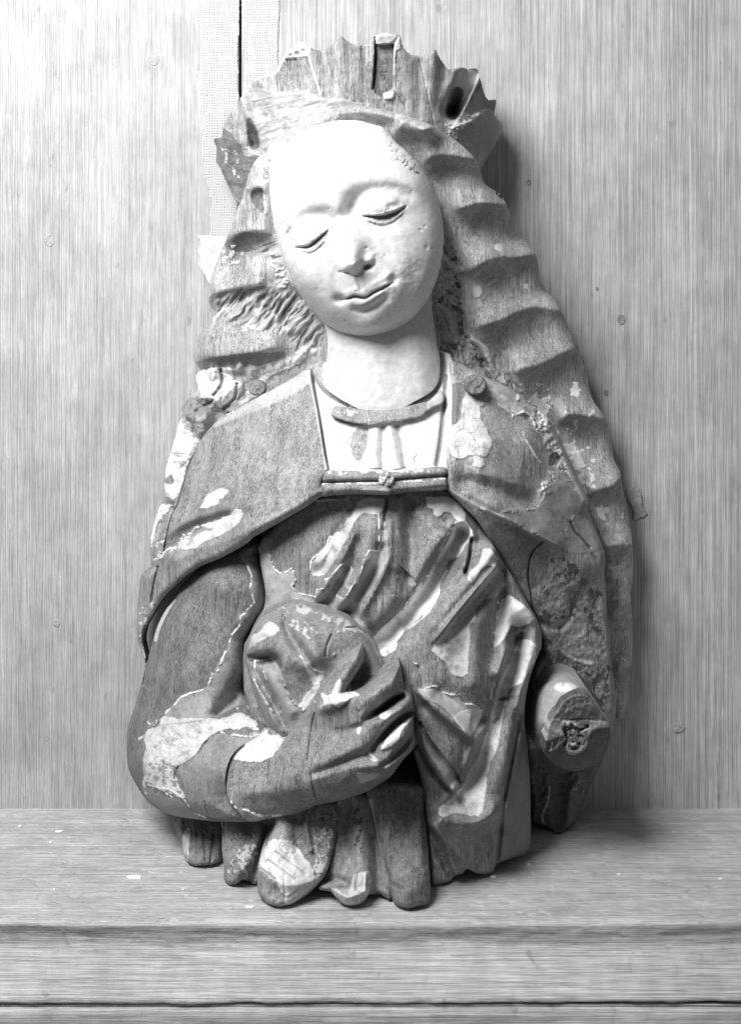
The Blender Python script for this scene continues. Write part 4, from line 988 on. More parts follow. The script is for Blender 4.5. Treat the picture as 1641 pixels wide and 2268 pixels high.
    V(DR((700, 700), (670, 880), (635, 1020), (615, 1150)), [12, 14, 14, 6], [-10, -20, -20, -6])
    R.patch(DR((720, 800), (790, 840), (860, 900), (900, 960), (870, 1000), (790, 1020), (740, 1010), (710, 1080), (660, 1140), (625, 1165), (612, 1130), (650, 950), (670, 840)), 2.4, .76, .02, 2.5, smooth=False)
    V(DR((650, 840), (645, 950), (615, 1100), (625, 1160)), 1.7, 2.4, tone=.82, grain=0)
    # big tubular fold curling over at the right
    V(DR((830, 900), (900, 1000), (915, 1100), (880, 1250), (840, 1400), (800, 1560)), [26, 30, 30, 28, 26, 24], [16, 20, 24, 22, 20, 18])
    V(DR((790, 1060), (780, 1110), (755, 1230), (690, 1420), (645, 1600))+SR((650, 560), (580, 760), (500, 900), (410, 1020)), [16, 20, 20, 20, 20, 22, 24, 26, 22], [-22, -30, -30, -30, -30, -30, -30, -30, -20])
    V(DR((740, 1060), (700, 1150), (650, 1330)), 14, 12)
    R.fold(DR((770, 1100), (700, 1220), (655, 1370), (620, 1520))+SR((690, 380), (655, 500), (560, 640), (500, 800), (440, 920), (330, 1060)), 16, 26, 9, .05)
    R.patch(DR((790, 1110), (870, 1110), (920, 1150), (900, 1260), (840, 1350), (820, 1400), (730, 1440), (700, 1520), (680, 1641), (600, 1641), (660, 1400), (740, 1240)), 2.2, .76, .02, 3, smooth=False)
    R.patch(SR((700, 300), (780, 290), (770, 370), (740, 440), (730, 560), (700, 680), (660, 760), (650, 830), (630, 850), (640, 930), (620, 1000), (610, 1090), (580, 1125), (500, 1110), (430, 1100), (370, 1130), (325, 1110), (330, 1060), (420, 1000), (500, 880), (590, 720), (660, 520)), 2.4, .66, .02, 3, smooth=False)
    V(SR((860, 280), (800, 480), (770, 700), (720, 900), (690, 1080)), [16, 20, 24, 26, 26], 12)
    V(SR((330, 1080), (430, 1120), (560, 1150), (660, 1110)), 14, 7)
    V(DR((830, 1050), (800, 1040), (780, 1060)), 4, 4, tone=.6)
    # smooth column at the right edge
    V(SR((850, 480), (800, 750), (750, 1000), (705, 1400)), 5, -9); V(SR((860, 620), (850, 900), (830, 1300)), 26, 6)
    R.patch(SR((860, 560), (905, 700), (920, 1000), (920, 1300), (860, 1370), (700, 1420), (740, 1100), (800, 800)), 1, .21, .35, 4)
    # V-shaped folds in the middle
    V(SR((190, 320), (330, 420), (440, 500), (530, 610)), [6, 12, 16, 12], [6, 12, 14, 8])
    R.fold(SR((180, 310), (300, 430), (420, 530), (530, 620), (560, 590)), 14, 36, 10, .1)
    V(SR((330, 330), (450, 420), (560, 500)), 24, -12)
    R.patch(SR((190, 300), (300, 290), (350, 325), (450, 350), (500, 395), (570, 410), (605, 450), (590, 500), (545, 580), (520, 605), (490, 580), (440, 500), (330, 400), (230, 350)), 2.2, .52, .02, 3, smooth=False)
    R.patch(SR((420, 480), (520, 430), (600, 430), (590, 500), (545, 580), (520, 600)), .8, .74, .02, 3)  # triangle of the fold that catches the light, painted paler
    for p in [SR((240, 295), (290, 282), (330, 292)), SR((360, 322), (400, 335), (460, 340)), SR((500, 398), (560, 405), (600, 440)), HD((1380, 625), (1480, 615)), HD((1490, 655), (1555, 690))]:
        V(p, 2, 3, tone=.84, grain=0)
    R.fold(SR((160, 440), (230, 560), (340, 700), (450, 880)), 10, 30, 8, .08); V(SR((200, 520), (300, 680), (400, 810), (460, 900)), 4, -8, tone=.12)
    V(SR((190, 560), (260, 700), (340, 820), (420, 940)), 13, 11); V(SR((190, 660), (280, 830), (350, 920), (400, 970)), 5, -8)
    R.patch(SR((210, 560), (260, 580), (400, 800), (460, 900), (420, 960), (360, 900), (250, 720)), 1.5, .40, .1, 2)
    R.fold(SR((270, 1120), (430, 1170), (560, 1170), (660, 1110), (690, 980)), 14, 18, 30, .1)
    R.fold(SR((250, 1140), (340, 1240), (450, 1360), (520, 1450)), 12, 26, 8, .1); V(SR((260, 1200), (330, 1350), (400, 1500)), 9, -9); V(SR((300, 1170), (380, 1330), (440, 1480)), 6, 7)
    R.fold(SR((700, 1180), (690, 1300), (680, 1460)), 10, 30, 10, .1)
    R.speckle(SR((250, 1180), (500, 1460), (400, 1540), (270, 1540)), .42, 10, .12, 1.5, .2)
    R.rough_in(SR((250, 1150), (520, 1460), (400, 1560), (270, 1560)), 6, 14)
    R.chisel(1.3, 4, 60)
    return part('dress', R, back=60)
dress()

# ---------------- hanging folds at the foot
def lobe(out, z, seed, ops=None, tone=.25, back=60, edge=(14, 26)):
    R = Relief(out, z, seed=seed, tone=tone*1.15, cn=3); R.gain = 1.3
    R.edge(*edge); R.rough(3.5, 40); R.rough(1, 11)
    if ops: ops(R)
    R.chisel(1.2, 4, 50)
    return part('skirt_fold', R, back=back, floor=5)
def o1(R):
    R.patch(SK((110, 330), (150, 300), (135, 490), (105, 440)), 2, .5, .1, 2); R.fold(SK((150, 310), (135, 400), (140, 490)), 10, 5, 25, .1)
    R.ridge(SK((230, 330), (240, 480)), 3, -6); R.ridge(SK((290, 330), (270, 480)), 3, -6); R.ridge(SK((190, 320), (185, 490)), 2, -4)
lobe(SK((75, 230), (72, 330), (100, 390), (108, 440), (140, 498), (210, 512), (320, 492), (340, 420), (340, 150)), [(400, 1850, 225), (400, 1900, 268), (500, 1850, 285), (450, 1908, 316), (500, 1905, 316)], 61, o1, .17)
def o2(R):
    R.ridge(SK((560, 300), (510, 430), (430, 560)), 12, 14); R.ridge(SK((420, 300), (400, 450)), 20, 8); R.ridge(SK((600, 300), (560, 450), (500, 590)), 12, -16)
    R.speckle(SK((520, 300), (560, 420), (480, 560), (350, 560), (380, 460)), .5, 8, .0, 2.5, .1, 8); R.rough_in(SK((350, 430), (560, 430), (500, 610), (350, 600)), 9, 14)
lobe(SK((338, 150), (335, 300), (332, 420), (345, 520), (345, 590), (380, 622), (420, 618), (460, 592), (530, 615), (590, 500), (680, 150)), [(530, 1800, 335), (620, 1800, 380), (535, 1940, 412), (600, 1945, 418), (640, 1900, 400)], 67, o2, .22)
def o3(R):
    R.ridge(SK((825, 180), (825, 300), (850, 420)), 6, 9); R.ridge(SK((700, 300), (650, 450)), 24, 8); R.ridge(SK((760, 250), (770, 400)), 14, -8)
    R.fold(SK((545, 510), (620, 590), (700, 620), (800, 610), (900, 560)), 12, 60, 14, .1)
    R.patch(SK((600, 370), (700, 370), (800, 440), (860, 540), (860, 600), (780, 640), (700, 690), (650, 610), (590, 560), (542, 510)), 2.6, .72, .05, 6)
    R.speckle(SK((560, 390), (700, 320), (800, 400), (700, 500)), .6, 9, -.02, 2, .1, 12)
    R.ridge(SK((560, 530), (640, 590)), 3, -4, tone=.4); R.ridge(SK((600, 480), (760, 590)), 2, -3, tone=.5); R.ridge(SK((640, 430), (820, 560)), 2, -3, tone=.5)
    R.speckle(SK((860, 330), (1000, 200), (940, 560), (860, 600)), .5, 9, .0, 2, .1, 8); R.speckle(SK((900, 200), (1000, 180), (960, 330), (900, 330)), .1, 8, .05, -2, .3, 8, 4)
    R.patch(SK((700, 690), (760, 640), (880, 580), (900, 590), (760, 720), (700, 730)), 1, .5, .1, 3)
    for x in (570, 600, 640, 690): R.crack(SK((x, 580), (x+10, 720)), 1.4, -3)
lobe(SK((665, 150), (640, 270), (600, 360), (560, 450), (540, 520), (540, 650), (560, 700), (620, 742), (700, 745), (780, 712), (860, 650), (930, 570), (970, 450), (1000, 300), (1010, 140)), [(740, 1780, 430), (900, 1780, 450), (700, 1850, 465), (730, 1990, 512), (850, 1990, 505), (880, 1900, 470), (690, 1930, 500)], 71, o3, .25)
def o4(R):
    R.ridge(SK((1050, 180), (1020, 400), (960, 560)), 22, -26); R.ridge(SK((1110, 150), (1130, 400), (1150, 600)), 22, 12); R.ridge(SK((1060, 380), (1080, 520), (1040, 620)), 9, -8)
    R.patch(SK((970, 650), (1060, 640), (1110, 560), (1190, 545), (1185, 650), (1150, 720), (1060, 735), (1000, 700)), 2, .56, .1, 5)
    R.ridge(SK((1110, 560), (1105, 650)), 3, -4, tone=.3); R.ridge(SK((1165, 560), (1160, 660)), 3, 4, tone=.6)
    R.speckle(SK((1090, 160), (1150, 160), (1150, 420), (1090, 400)), .1, 8, .0, -2, .4, 8, 3); R.ridge(SK((1215, 350), (1230, 500), (1225, 670)), 12, -14)
    R.ridge(SK((920, 600), (1000, 590), (1060, 620)), 9, -10); R.ridge(SK((960, 640), (1060, 690), (1160, 660)), 9, 9)
lobe(SK((1000, 120), (990, 350), (930, 560), (900, 610), (890, 650), (960, 660), (990, 695), (1030, 735), (1110, 742), (1160, 715), (1180, 682), (1250, 678), (1320, 695), (1330, 400), (1200, 100)), [(960, 1780, 440), (1050, 1780, 450), (960, 1990, 495), (1030, 2005, 512), (1100, 1990, 478), (1080, 1900, 460)], 73, o4, .25)
def o5(R):
    R.ridge(SK((1260, 100), (1330, 350), (1420, 640)), 26, 8); R.ridge(SK((1500, 200), (1515, 500)), 7, -8)
    R.patch(SK((1300, 590), (1350, 620), (1400, 650), (1330, 640)), -2, .16, .5, 2); R.ridge(SK((1250, 100), (1400, 180), (1360, 300)), 26, 0, tone=.17)
    R.ridge(SK((1190, 130), (1230, 330), (1300, 640)), 3, 2, tone=.5)
lobe(SK((1180, 40), (1200, 200), (1240, 400), (1285, 560), (1310, 680), (1335, 735), (1400, 760), (1470, 745), (1535, 712), (1528, 450), (1505, 150), (1490, 40)), [(1050, 1760, 470), (1200, 1760, 470), (1160, 2000, 520), (1240, 1995, 510), (1220, 1880, 495), (1120, 1880, 485)], 79, o5, .19)

# ---------------- cloth bundle held in the hand
def bundle():
    out = HD((100, 640), (108, 540), (130, 460), (190, 350), (260, 280), (340, 225), (420, 190), (510, 165), (640, 190), (760, 225), (880, 260), (980, 300), (1070, 370), (1140, 450), (1210, 560), (1260, 660), (1290, 740), (1330, 800), (1300, 1000), (1000, 1200), (600, 1400), (420, 1350), (320, 1260), (250, 1130), (180, 950), (140, 800))
    base = [(560, 1470, 410), (600, 1390, 430), (680, 1345, 445), (780, 1380, 465), (850, 1480, 470), (700, 1450, 500), (600, 1500, 460), (720, 1550, 500), (620, 1620, 470), (800, 1560, 490), (870, 1600, 460), (750, 1700, 480)]
    R = Relief(out, base, seed=83, tone=.27, cn=3, grain=.7); R.gain = 1.25
    R.edge(30, 42); R.rough(4, 50); R.rough(1.2, 12)
    V = R.ridge
    R.fold(HD((130, 560), (250, 500), (360, 440), (410, 300), (420, 270)), 5, 20, 20, .1)
    R.fold(HD((400, 270), (430, 400), (500, 490), (570, 590), (640, 690), (740, 820)), [10, 20, 24, 24, 20, 12], 46, 14, .1) if False else R.fold(HD((740, 820), (640, 690), (570, 590), (500, 490), (430, 400), (400, 290)), [12, 20, 24, 22, 16, 8], 60, 60, .1)
    V(HD((425, 300), (480, 440), (560, 560), (640, 660), (720, 780)), [6, 12, 14, 12, 8], [-6, -18, -22, -20, -12])
    V(HD((640, 500), (700, 620)), 26, 8); V(HD((830, 440), (790, 540), (780, 620)), 2, -5, tone=.15)
    # slot under the lip, pleats below it
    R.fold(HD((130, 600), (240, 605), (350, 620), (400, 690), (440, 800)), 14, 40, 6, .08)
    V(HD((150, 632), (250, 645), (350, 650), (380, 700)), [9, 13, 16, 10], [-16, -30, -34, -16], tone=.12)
    V(HD((180, 700), (260, 860), (340, 1010), (420, 1200)), [8, 14, 14, 10], [-4, -18, -18, -8])
    V(HD((170, 800), (240, 960), (330, 1120), (410, 1250)), 8, 9); V(HD((250, 700), (330, 870), (420, 1000), (500, 1090)), 15, 8)
    V(HD((370, 690), (430, 850), (500, 1000), (570, 1050)), 2.2, 4, tone=.6, grain=.1)
    V(HD((160, 790), (220, 900), (300, 1030), (380, 1150)), 1.8, 3, tone=.66, grain=.1); V(HD((235, 700), (290, 830), (370, 960), (400, 1080), (400, 1140)), 2.4, 3, tone=.70, grain=.05)
    V(HD((185, 655), (180, 720)), 2, 3, tone=.7); V(HD((190, 652), (260, 655), (330, 640)), 1.6, 3, tone=.6)
    R.patch(HD((250, 700), (350, 650), (400, 750), (460, 900), (560, 1060), (620, 1080), (500, 1220), (400, 1100), (340, 900)), 1, .34, .1, 3)
    # lights and losses
    R.patch(HD((140, 545), (160, 460), (220, 400), (290, 320), (330, 330), (390, 380), (360, 450), (290, 470), (200, 510)), 2, .60, .1, 5)
    R.speckle(HD((330, 210), (520, 170), (760, 240), (980, 320), (1090, 430), (900, 400), (700, 290), (480, 230), (360, 250)), .50, 14, -.12, 2, .1, 10)
    R.speckle(HD((500, 280), (760, 420), (640, 520), (420, 330)), .5, 9, .1, 1, .2, 10)
    V(HD((950, 375), (1000, 370), (1080, 410), (1170, 500), (1260, 690)), 2.2, 2, tone=.5); V(HD((950, 378), (1040, 372)), 1.8, -4, tone=.1)
    V(HD((570, 620), (640, 690), (690, 740), (770, 745), (800, 660), (860, 600)), 2.4, 4, tone=.72, grain=0)
    R.patch(HD((580, 620), (640, 680), (700, 740), (780, 750), (740, 830), (680, 860), (620, 740)), 1.6, .5, .1, 3)
    R.patch(HD((560, 1040), (620, 940), (720, 850), (740, 880), (620, 1060), (580, 1080)), 2.6, .70, .02, 5)
    V(HD((1080, 740), (1040, 820), (1010, 900)), 20, -22)
    R.chisel(1.2, 4, 50)
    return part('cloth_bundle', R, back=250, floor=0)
bundle()

# ---------------- arm: sleeve, forearm, hand
def sleeve():
    out = (AL((560, 985), (500, 1100), (430, 1190), (370, 1290), (330, 1390), (300, 1500), (270, 1620), (240, 1740), (215, 1880)) +
           EL((240, 200), (200, 360), (150, 550), (105, 680), (80, 760), (64, 880), (66, 1040), (82, 1160), (130, 1260), (200, 1380), (290, 1480), (400, 1550), (520, 1590), (650, 1610), (780, 1628), (900, 1640), (1000, 1640), (1190, 1640), (1100, 1560), (1020, 1470), (975, 1380), (970, 1200), (1020, 1050), (1110, 950), (1240, 890), (1340, 870), (1362, 800), (1300, 720), (1240, 620), (1170, 480), (1130, 400), (1150, 250), (1145, 150), (1150, 0)) +
           AL((1180, 1450), (1310, 1240), (1335, 1050), (1320, 900), (1285, 700), (1320, 540), (1000, 600)))
    base = [(420, 1300, 205), (400, 1350, 240), (560, 1200, 250), (570, 1350, 290), (480, 1300, 300), (450, 1450, 310), (340, 1450, 190), (320, 1550, 180), (290, 1650, 190), (400, 1500, 290), (560, 1450, 310), (530, 1560, 330), (440, 1600, 335),
            (330, 1680, 300), (380, 1780, 370), (470, 1700, 445), (560, 1800, 450), (500, 1810, 440), (620, 1620, 420), (560, 1640, 420), (500, 1600, 350), (300, 1750, 240)]
    R = Relief(out, base, seed=89, tone=.19, cn=2)
    R.edge(44, 80, 2.0, but=EL((840, 860), (1400, 700), (1500, 1000), (1250, 1700), (960, 1590), (860, 1200))); R.rough(4, 70); R.rough(1, 12)
    V = R.ridge
    # crook of the elbow
    V(EL((1130, 330), (1080, 450), (990, 570), (900, 650), (820, 670)), [22, 26, 26, 22, 10], [-22, -34, -40, -34, -8])
    V(EL((1060, 500), (980, 600), (900, 655)), 7, -10)
    V(AL((1300, 600), (1310, 900), (1325, 1050)), 6, -10); V(AL((1240, 900), (1250, 1100), (1150, 1300)), 24, 6)
    R.fold(EL((360, 690), (600, 700), (800, 690), (1000, 680), (1150, 620)), 10, 40, 30, .1)
    # grey smooth paint towards the body, with a bright torn edge
    e1 = AL((1180, 720), (1170, 800), (1210, 900), (1195, 1000), (1215, 1070), (1235, 1140), (1160, 1210), (1150, 1240), (1105, 1260), (1100, 1350), (1050, 1410), (1020, 1440), (990, 1560), (940, 1650), (915, 1750), (850, 1790), (810, 1900))
    e2 = EL((1000, 10), (960, 110), (930, 190), (915, 250), (850, 280), (830, 350), (790, 420), (740, 440), (640, 465), (560, 500), (510, 560), (430, 630), (395, 700))
    R.patch(e1[:-1]+e2+EL((360, 760), (700, 720), (900, 680), (1100, 560), (1160, 300), (1150, 0))+AL((1310, 1240), (1340, 1050), (1290, 700)), 2.4, .31, .03, 1.5, smooth=False)
    V(e1[1:], 1.7, 2.0, tone=.80, grain=0, smooth=False); V(e2, 1.8, 2.0, tone=.80, grain=0, smooth=False)
    R.patch(AL((1100, 680), (1260, 640), (1270, 760), (1170, 800)), 1, .34, .1, 3)
    V(AL((500, 1110), (430, 1220), (360, 1370), (330, 1480)), 4, 1, tone=.62, grain=.1)
    # heavy white gesso on the elbow
    R.patch(EL((360, 760), (400, 680), (560, 700), (700, 690), (900, 700), (1100, 640), (1200, 700), (1240, 760), (1100, 790), (960, 790), (860, 830), (790, 900), (720, 1000), (620, 1090), (540, 1130), (510, 1200), (540, 1290), (590, 1400), (560, 1420), (420, 1370), (300, 1300), (220, 1230), (225, 1080), (240, 980), (220, 900), (245, 810)), 3.6, .58, .03, 5)
    R.rough_in(EL((220, 780), (900, 760), (600, 1150), (300, 1280)), 5, 14)
    R.speckle(EL((220, 1020), (540, 1120), (600, 1420), (240, 1380)), .30, 8, .12, -2.2, .3, 8)
    R.speckle(EL((940, 700), (1200, 640), (1340, 780), (1240, 850), (1000, 760)), .7, 10, -.05, 1.5, .1, 10); R.speckle(EL((1150, 350), (1230, 400), (1330, 700), (1160, 640)), .6, 9, .1, 1.5, .2, 8)
    R.patch(EL((220, 1300), (400, 1400), (560, 1440), (640, 1520), (740, 1610), (540, 1580), (350, 1500), (220, 1390)), 1.2, .24, .1, 3)
    for p in [EL((220, 1250), (230, 1350), (250, 1380)), EL((270, 1300), (370, 1330), (460, 1350), (560, 1410), (640, 1500)), EL((700, 1560), (780, 1600)), EL((430, 1380), (480, 1420)), EL((180, 880), (250, 840))]: V(p, 2.4, 3, tone=.66, grain=.05)
    R.speckle(EL((240, 720), (360, 700), (360, 780), (240, 760)), .7, 5, .05, 1, .1, 5)
    # cuff band
    R.patch(EL((930, 830), (1100, 870), (1240, 870), (1120, 960), (1020, 1080), (975, 1250), (980, 1450), (1080, 1580), (850, 1600), (640, 1500), (590, 1300), (540, 1150), (700, 1020), (800, 900)), 1.0, .27, .6, 2)
    V(EL((1240, 840), (1300, 850), (1340, 800)), 6, 7, tone=.5)
    V(EL((930, 820), (1100, 850), (1220, 860)), 2, 2.5, tone=.7, grain=0)
    V(EL((540, 1130), (510, 1180), (500, 1240)), 2.2, -5, tone=.1); R.crack(EL((800, 900), (750, 960), (710, 1020)), 1.6, -4, .15)
    R.crack(EL((580, 1130), (590, 1300), (600, 1400)), 1.2, -3); R.crack(EL((680, 1430), (720, 1520)), 1.1, -3); R.crack(EL((780, 1450), (810, 1560), (870, 1620)), 1.3, -4)
    R.chisel(1.3, 4, 60)
    return part('sleeve', R, back=150, floor=0)
sleeve()

def hand():
    out = (EL((1360, 800), (1350, 860), (1240, 895), (1110, 960), (1030, 1060), (985, 1200), (972, 1380), (1015, 1460), (1080, 1550), (1190, 1638), (1330, 1620), (1500, 1590), (1641, 1565)) +
           HD((700, 1880), (860, 1850), (1000, 1810), (1140, 1760), (1240, 1700), (1330, 1640), (1390, 1560), (1450, 1480), (1535, 1385), (1528, 1270), (1525, 1150), (1528, 1050), (1500, 940), (1440, 895), (1437, 830), (1405, 700), (1330, 735), (1230, 785), (1140, 850), (1040, 905), (955, 915), (1000, 830), (1060, 740), (1105, 650), (1108, 580), (1085, 525), (1020, 545), (960, 600), (900, 660), (820, 760), (740, 860), (640, 1000), (570, 1100), (480, 1220), (420, 1310)))
    base = [(560, 1640, 430), (520, 1700, 450), (510, 1780, 470), (560, 1810, 460), (640, 1650, 500), (650, 1720, 545), (700, 1800, 500), (780, 1650, 570), (760, 1730, 580), (800, 1550, 560), (760, 1600, 555), (800, 1780, 530), (880, 1690, 580), (900, 1620, 575), (920, 1560, 550),
            (850, 1740, 560), (790, 1440, 520), (740, 1540, 535), (860, 1540, 560), (905, 1490, 545), (680, 1610, 500)]
    R = Relief(out, base, seed=97, tone=.27, cn=2); R.gain = 1.5
    V = R.ridge
    # fingers: rounded rods with deep slots between
    for p, w_, h in [(HD((1075, 560), (1030, 680), (940, 810), (840, 950), (760, 1060)), [20, 24, 27, 30, 34], [12, 14, 14, 12, 8]),
                     (HD((1390, 740), (1300, 850), (1180, 950), (1050, 1040)), [16, 22, 25, 28], [10, 16, 14, 10]),
                     (HD((1500, 1000), (1380, 1090), (1240, 1180), (1080, 1260)), [20, 22, 25, 30], [12, 15, 14, 8]),
                     (HD((1500, 1160), (1400, 1290), (1270, 1370)), [14, 18, 20], [12, 13, 10]),
                     (HD((1520, 1290), (1420, 1430), (1280, 1520), (1080, 1560)), [16, 18, 22, 22], [8, 10, 10, 6])]:
        V(p, w_, h)
    R.edge(30, 44, 2.0, but=EL((900, 800), (1400, 700), (1500, 900), (1250, 1100), (1180, 1700), (900, 1700)), bw=14)
    R.rough(3, 60); R.rough(1, 11)
    V(HD((1430, 960), (1370, 985), (1280, 1050), (1180, 1115), (1110, 1150)), [7, 10, 10, 9, 7], [-30, -40, -38, -26, -8]); V(HD((1400, 960), (1300, 1035), (1200, 1105)), 5, 0, tone=.12)
    V(HD((1525, 1085), (1450, 1130), (1340, 1220), (1250, 1320), (1180, 1390)), [7, 9, 9, 9, 8], [-26, -34, -32, -26, -10]); V(HD((1515, 1100), (1480, 1120)), 6, 0, tone=.08)
    V(HD((1530, 1250), (1460, 1370), (1340, 1490), (1270, 1540)), [5, 7, 7, 6], [-14, -18, -16, -8])
    R.fold(HD((1405, 705), (1370, 800), (1380, 900), (1410, 960)), 6, 12, 12, .1); V(HD((1420, 760), (1430, 880)), 5, -12, tone=.16)
    # tendons and ridges on the back of the hand
    R.fold(HD((930, 1240), (1000, 1190), (1080, 1165), (1120, 1120), (1180, 1110)), 6, 30, 9, .12); V(HD((900, 1260), (980, 1250), (1100, 1200)), 12, -5)
    R.fold(HD((560, 1610), (700, 1570), (860, 1500), (1000, 1430), (1150, 1385), (1230, 1400)), [6, 12, 16, 16, 16, 10], 44, 14, .1)
    V(HD((700, 1600), (900, 1520), (1060, 1450), (1190, 1420)), 11, -9)
    R.fold(HD((620, 1680), (800, 1620), (1000, 1560), (1150, 1545), (1280, 1540)), 8, 22, 14, .1)
    R.fold(HD((0, 1780), (300, 1760), (600, 1740), (850, 1690), (1040, 1620), (1280, 1590), (1400, 1500)), 10, 30, 24, .1)
    V(HD((1000, 940), (900, 1010), (760, 1060)), 12, 7); V(HD((800, 1000), (700, 1200), (560, 1400)), 60, 8)
    # gesso
    R.patch(HD((900, 820), (915, 880), (900, 930), (1000, 920), (1070, 945), (1000, 970), (960, 1010), (900, 1050), (820, 1040), (720, 1060), (760, 1000), (750, 930), (800, 950), (850, 900)), 3.4, .74, .02, 5)
    R.patch(HD((0, 1480), (60, 1400), (180, 1330), (290, 1290), (430, 1295), (370, 1420), (310, 1480), (220, 1510), (130, 1510)), 2.4, .80, .02, 3)
    R.patch(HD((1235, 1110), (1340, 1070), (1330, 1130), (1270, 1160)), 2.2, .72, .02, 4)
    R.patch(HD((1500, 1180), (1420, 1250), (1400, 1330), (1300, 1400), (1240, 1420), (1270, 1350), (1350, 1240), (1440, 1180)), 2.2, .74, .02, 5)
    R.patch(HD((1045, 1610), (1180, 1610), (1240, 1610), (1220, 1650), (1080, 1695), (1060, 1660)), 2.2, .48, .02, 3, smooth=False)
    R.speckle(HD((600, 1090), (760, 860), (920, 650), (880, 640), (700, 880), (560, 1080)), .7, 8, .0, 2, .05, 5)
    V(HD((430, 1300), (580, 1090), (700, 900)), 2.0, 1.5, tone=.7, grain=0)
    R.speckle(HD((1420, 740), (1440, 880), (1400, 760)), .6, 5, .0, 1, .1, 5)
    R.patch(HD((1050, 1230), (1080, 1220), (1070, 1270), (1045, 1270)), 1.6, .72, 0, 1.5); V(HD((1150, 1440), (1220, 1500), (1170, 1490)), 3, 1.5, tone=.62)
    e = EL((1020, 1460), (1060, 1510), (1180, 1540), (1260, 1580), (1350, 1585), (1480, 1580))
    R.patch(e+EL((1400, 1600), (1200, 1635), (1100, 1560)), 1.8, .34, .02, 1); V(e, 2.6, 3, tone=.78, grain=0, smooth=False)
    # shrinkage cracks
    R.crack(HD((690, 1100), (660, 1220), (635, 1400), (625, 1500)), 1.3, -5, .12); R.crack(HD((640, 1560), (670, 1700), (705, 1840)), 1.1, -4, .12); R.crack(HD((305, 1510), (295, 1620), (290, 1700)), 1.0, -4, .14)
    R.crack(HD((250, 1640), (255, 1720)), .9, -3); R.crack(HD((1065, 1080), (1050, 1200)), 1.0, -3); R.crack(EL((1375, 1060), (1365, 1220)), 1.0, -3)
    # open joint against the sleeve
    V(EL((1345, 830), (1230, 895), (1110, 965), (1030, 1070), (985, 1200), (972, 1370), (985, 1450)), 2.6, -8, tone=.06)
    R.patch(EL((1180, 1000), (1360, 860), (1330, 840), (1150, 930)), 1, .7, .02, 3)
    R.chisel(1.4, 4, 55)
    return part('hand', R, back=300, floor=0)
hand()

# ---------------- broken right forearm
def stump():
    out = SR((905, 600), (895, 520), (905, 430), (930, 350), (990, 280), (1080, 235), (1180, 238), (1280, 290), (1350, 370), (1400, 460), (1435, 550), (1430, 650), (1390, 745), (1320, 800), (1210, 832), (1100, 812), (1030, 760), (995, 705), (950, 665))
    base = [(1170, 1600, 280), (1180, 1520, 290), (1230, 1490, 390), (1300, 1500, 380), (1340, 1560, 380), (1200, 1600, 425), (1250, 1560, 440), (1290, 1640, 385), (1220, 1700, 370), (1350, 1650, 360), (1180, 1660, 300)]
    R = Relief(out, base, seed=101, tone=.40, cn=3, grain=.1, step=2)
    R.edge(30, 50); R.rough(3, 30); R.rough(1, 8)
    R.patch(SR((1080, 270), (1180, 260), (1220, 300), (1150, 325), (1080, 310)), 2, .78, 0, 4)
    R.ridge(SR((1040, 330), (980, 430), (970, 560), (990, 660)), 14, 6); R.ridge(SR((930, 360), (905, 480), (915, 600)), 14, 0, tone=.2)
    R.ridge(SR((1290, 290), (1340, 360), (1390, 440)), 4, -9, tone=.08)
    R.speckle(SR((930, 560), (1020, 560), (1010, 700), (950, 660)), .3, 9, .1, -1, .3)
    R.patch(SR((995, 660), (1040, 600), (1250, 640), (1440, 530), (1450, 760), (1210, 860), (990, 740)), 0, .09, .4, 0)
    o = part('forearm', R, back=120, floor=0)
    out = SR((1012, 640), (1020, 590), (1040, 510), (1090, 430), (1130, 375), (1210, 332), (1300, 350), (1345, 410), (1385, 470), (1425, 535), (1432, 620), (1405, 710), (1350, 770), (1270, 812), (1190, 826), (1100, 805), (1040, 760), (1003, 710))
    R = Relief(out, [(1190, 1650, 444), (1230, 1510, 456), (1320, 1530, 440), (1340, 1620, 408), (1290, 1710, 380), (1200, 1700, 402), (1260, 1610, 432)], seed=103, tone=.10, cn=3, grain=.6, step=2)
    R.edge(4, 6); R.rough(3, 16, 2)
    R.patch(SR((1040, 500), (1100, 420), (1140, 370), (1210, 335), (1300, 350), (1390, 480), (1400, 500), (1250, 490), (1130, 500)), 4, .20, .5, 2)
    R.rough_in(SR((1040, 500), (1140, 370), (1300, 350), (1390, 500)), 4, 11)
    R.patch(SR((1012, 560), (1040, 510), (1140, 500), (1260, 500), (1400, 500), (1430, 545), (1330, 560), (1290, 620), (1270, 690), (1200, 725), (1150, 700), (1130, 600), (1020, 635)), 3, .46, .05, 3)
    R.rough_in(SR((1120, 500), (1310, 500), (1300, 640), (1230, 720), (1150, 680)), 13, 11, 10)
    R.speckle(SR((1120, 510), (1300, 510), (1280, 650), (1230, 700), (1150, 660)), .07, 8, .14, -6, .1, 8, 2)
    R.pit(SR((1200, 682))[0], 9, 5, -12, -9, tone=.05); R.ridge(SR((1135, 560), (1150, 610), (1140, 660)), 4, -8, tone=.06); R.ridge(SR((1180, 530), (1240, 560), (1290, 540)), 3, -6, tone=.1)
    for p in [SR((1140, 620), (1080, 680), (1040, 700)), SR((1110, 620), (1090, 680)), SR((1060, 640), (1050, 700))]: R.ridge(p, 1.8, 3, tone=.4)
    for r in (60, 90, 120, 150):
        R.ridge([SR((1210+r*1.25*math.cos(a), 590+r*1.45*math.sin(a)))[0] for a in (.2, .7, 1.2, 1.7, 2.2)], 1, -.8, tone=.11)
    R.rough(2, 5)
    part('broken_end', R, o, back=330, floor=0)
stump()

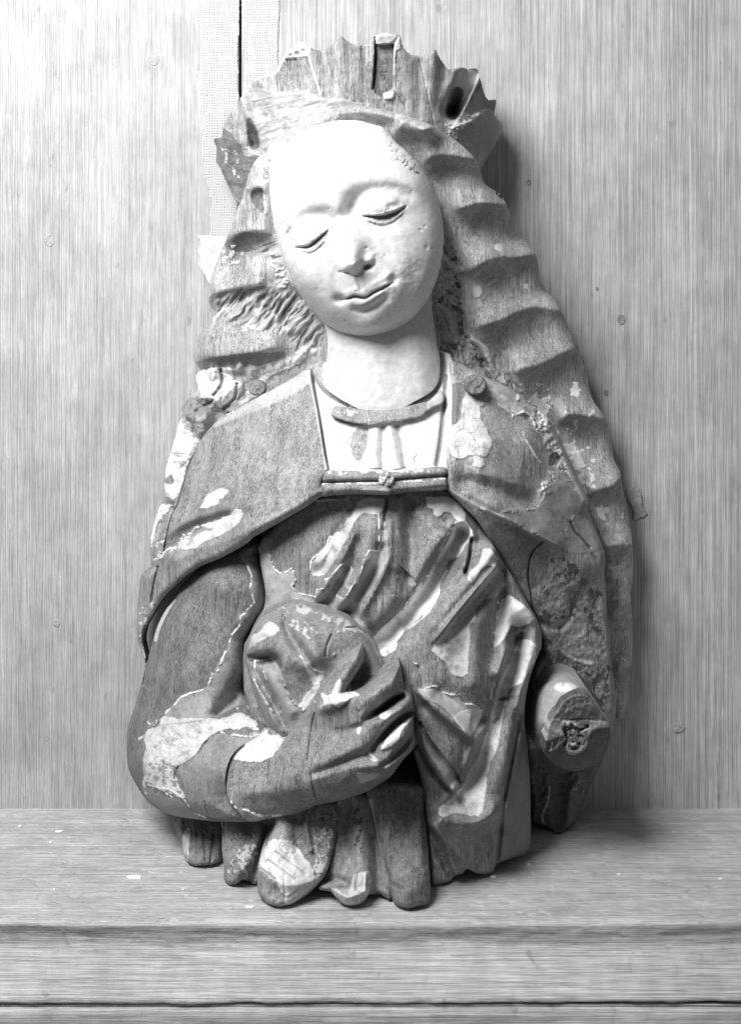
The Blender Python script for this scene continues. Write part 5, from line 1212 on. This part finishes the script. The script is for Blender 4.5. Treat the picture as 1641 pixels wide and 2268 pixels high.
# ---------------- loose flakes lying on the ledge
rs = random.Random(11)
def chip(c, wpx, label, onfront=None, grp=None):
    v = c[1]; f = FLOOR/(v-CV); z = CD*(1-f); X = CU+(c[0]-CU)*f
    r = wpx*f*.5; n = 9; th = 1.8+r*.05
    pts = [(r*math.cos(2*math.pi*i/n)*rs.uniform(.75, 1.15), r*.62*math.sin(2*math.pi*i/n)*rs.uniform(.7, 1.2)) for i in range(n)]
    y0 = CV+FLOOR; yb, yt = .0, th
    if onfront: z, y0 = onfront; f = 1-z/CD; X = CU+(c[0]-CU)*f
    vs = []; o = P(X, y0, z)
    for lv, s_ in ((yb, .93), (yt*.7, 1.0), (yt, .9)):
        for x, y in pts: vs.append((x*s_*K, y*s_*K, (lv+rs.uniform(0, .5)*(lv > 0))*K))
    vs.append((0, 0, (yt+1.0)*K)); q = []
    for l in (0, 1):
        for i in range(n): q.append([l*n+i, l*n+(i+1) % n, (l+1)*n+(i+1) % n, (l+1)*n+i])
    me = bpy.data.meshes.new('gesso_chip'); me.from_pydata(vs, [], q+[[2*n+i, 2*n+(i+1) % n, 3*n] for i in range(n)]+[list(range(n))[::-1]])
    me.materials.append(M_CHIP); ob = bpy.data.objects.new('gesso_chip', me); col.objects.link(ob); ob.location = o
    ob['label'] = label; ob['category'] = 'paint chip'; ob['group'] = 'flakes fallen on the ledge'
    return ob
chip(LL((593, 512))[0], 38, 'largest pale flake on the ledge, left of the folds under the elbow')
chip(LL((1105, 643))[0], 24, 'pale flake just in front of the bright folded hem of the bust')
chip(LL((262, 308))[0], 22, 'long pale flake far back at the left of the ledge near the wall')
chip(LL((240, 565))[0], 8, 'small round white crumb near the left front of the ledge')
chip(LL((225, 357))[0], 9, 'small crumb in front of the long flake at the far left')
chip(LL((88, 285))[0], 12, 'pale crumb nearest the left end of the ledge by the wall')
chip(LL((810, 566))[0], 7, 'tiny crumb below the elbow between the two bigger flakes')
chip(LR((545, 508))[0], 16, 'ragged white crumb touching the foot of the smooth right skirt fold')
chip(LR((700, 454))[0], 8, 'tiny white crumb right of the skirt on the open ledge')
chip(LR((1102, 497))[0], 8, 'tiny white crumb in the middle of the bare right half of the ledge')
chip(LR((1343, 312))[0], 8, 'small crumb at the back right of the ledge')
chip(LR((1550, 518))[0], 10, 'pale crumb at the far right front of the ledge')
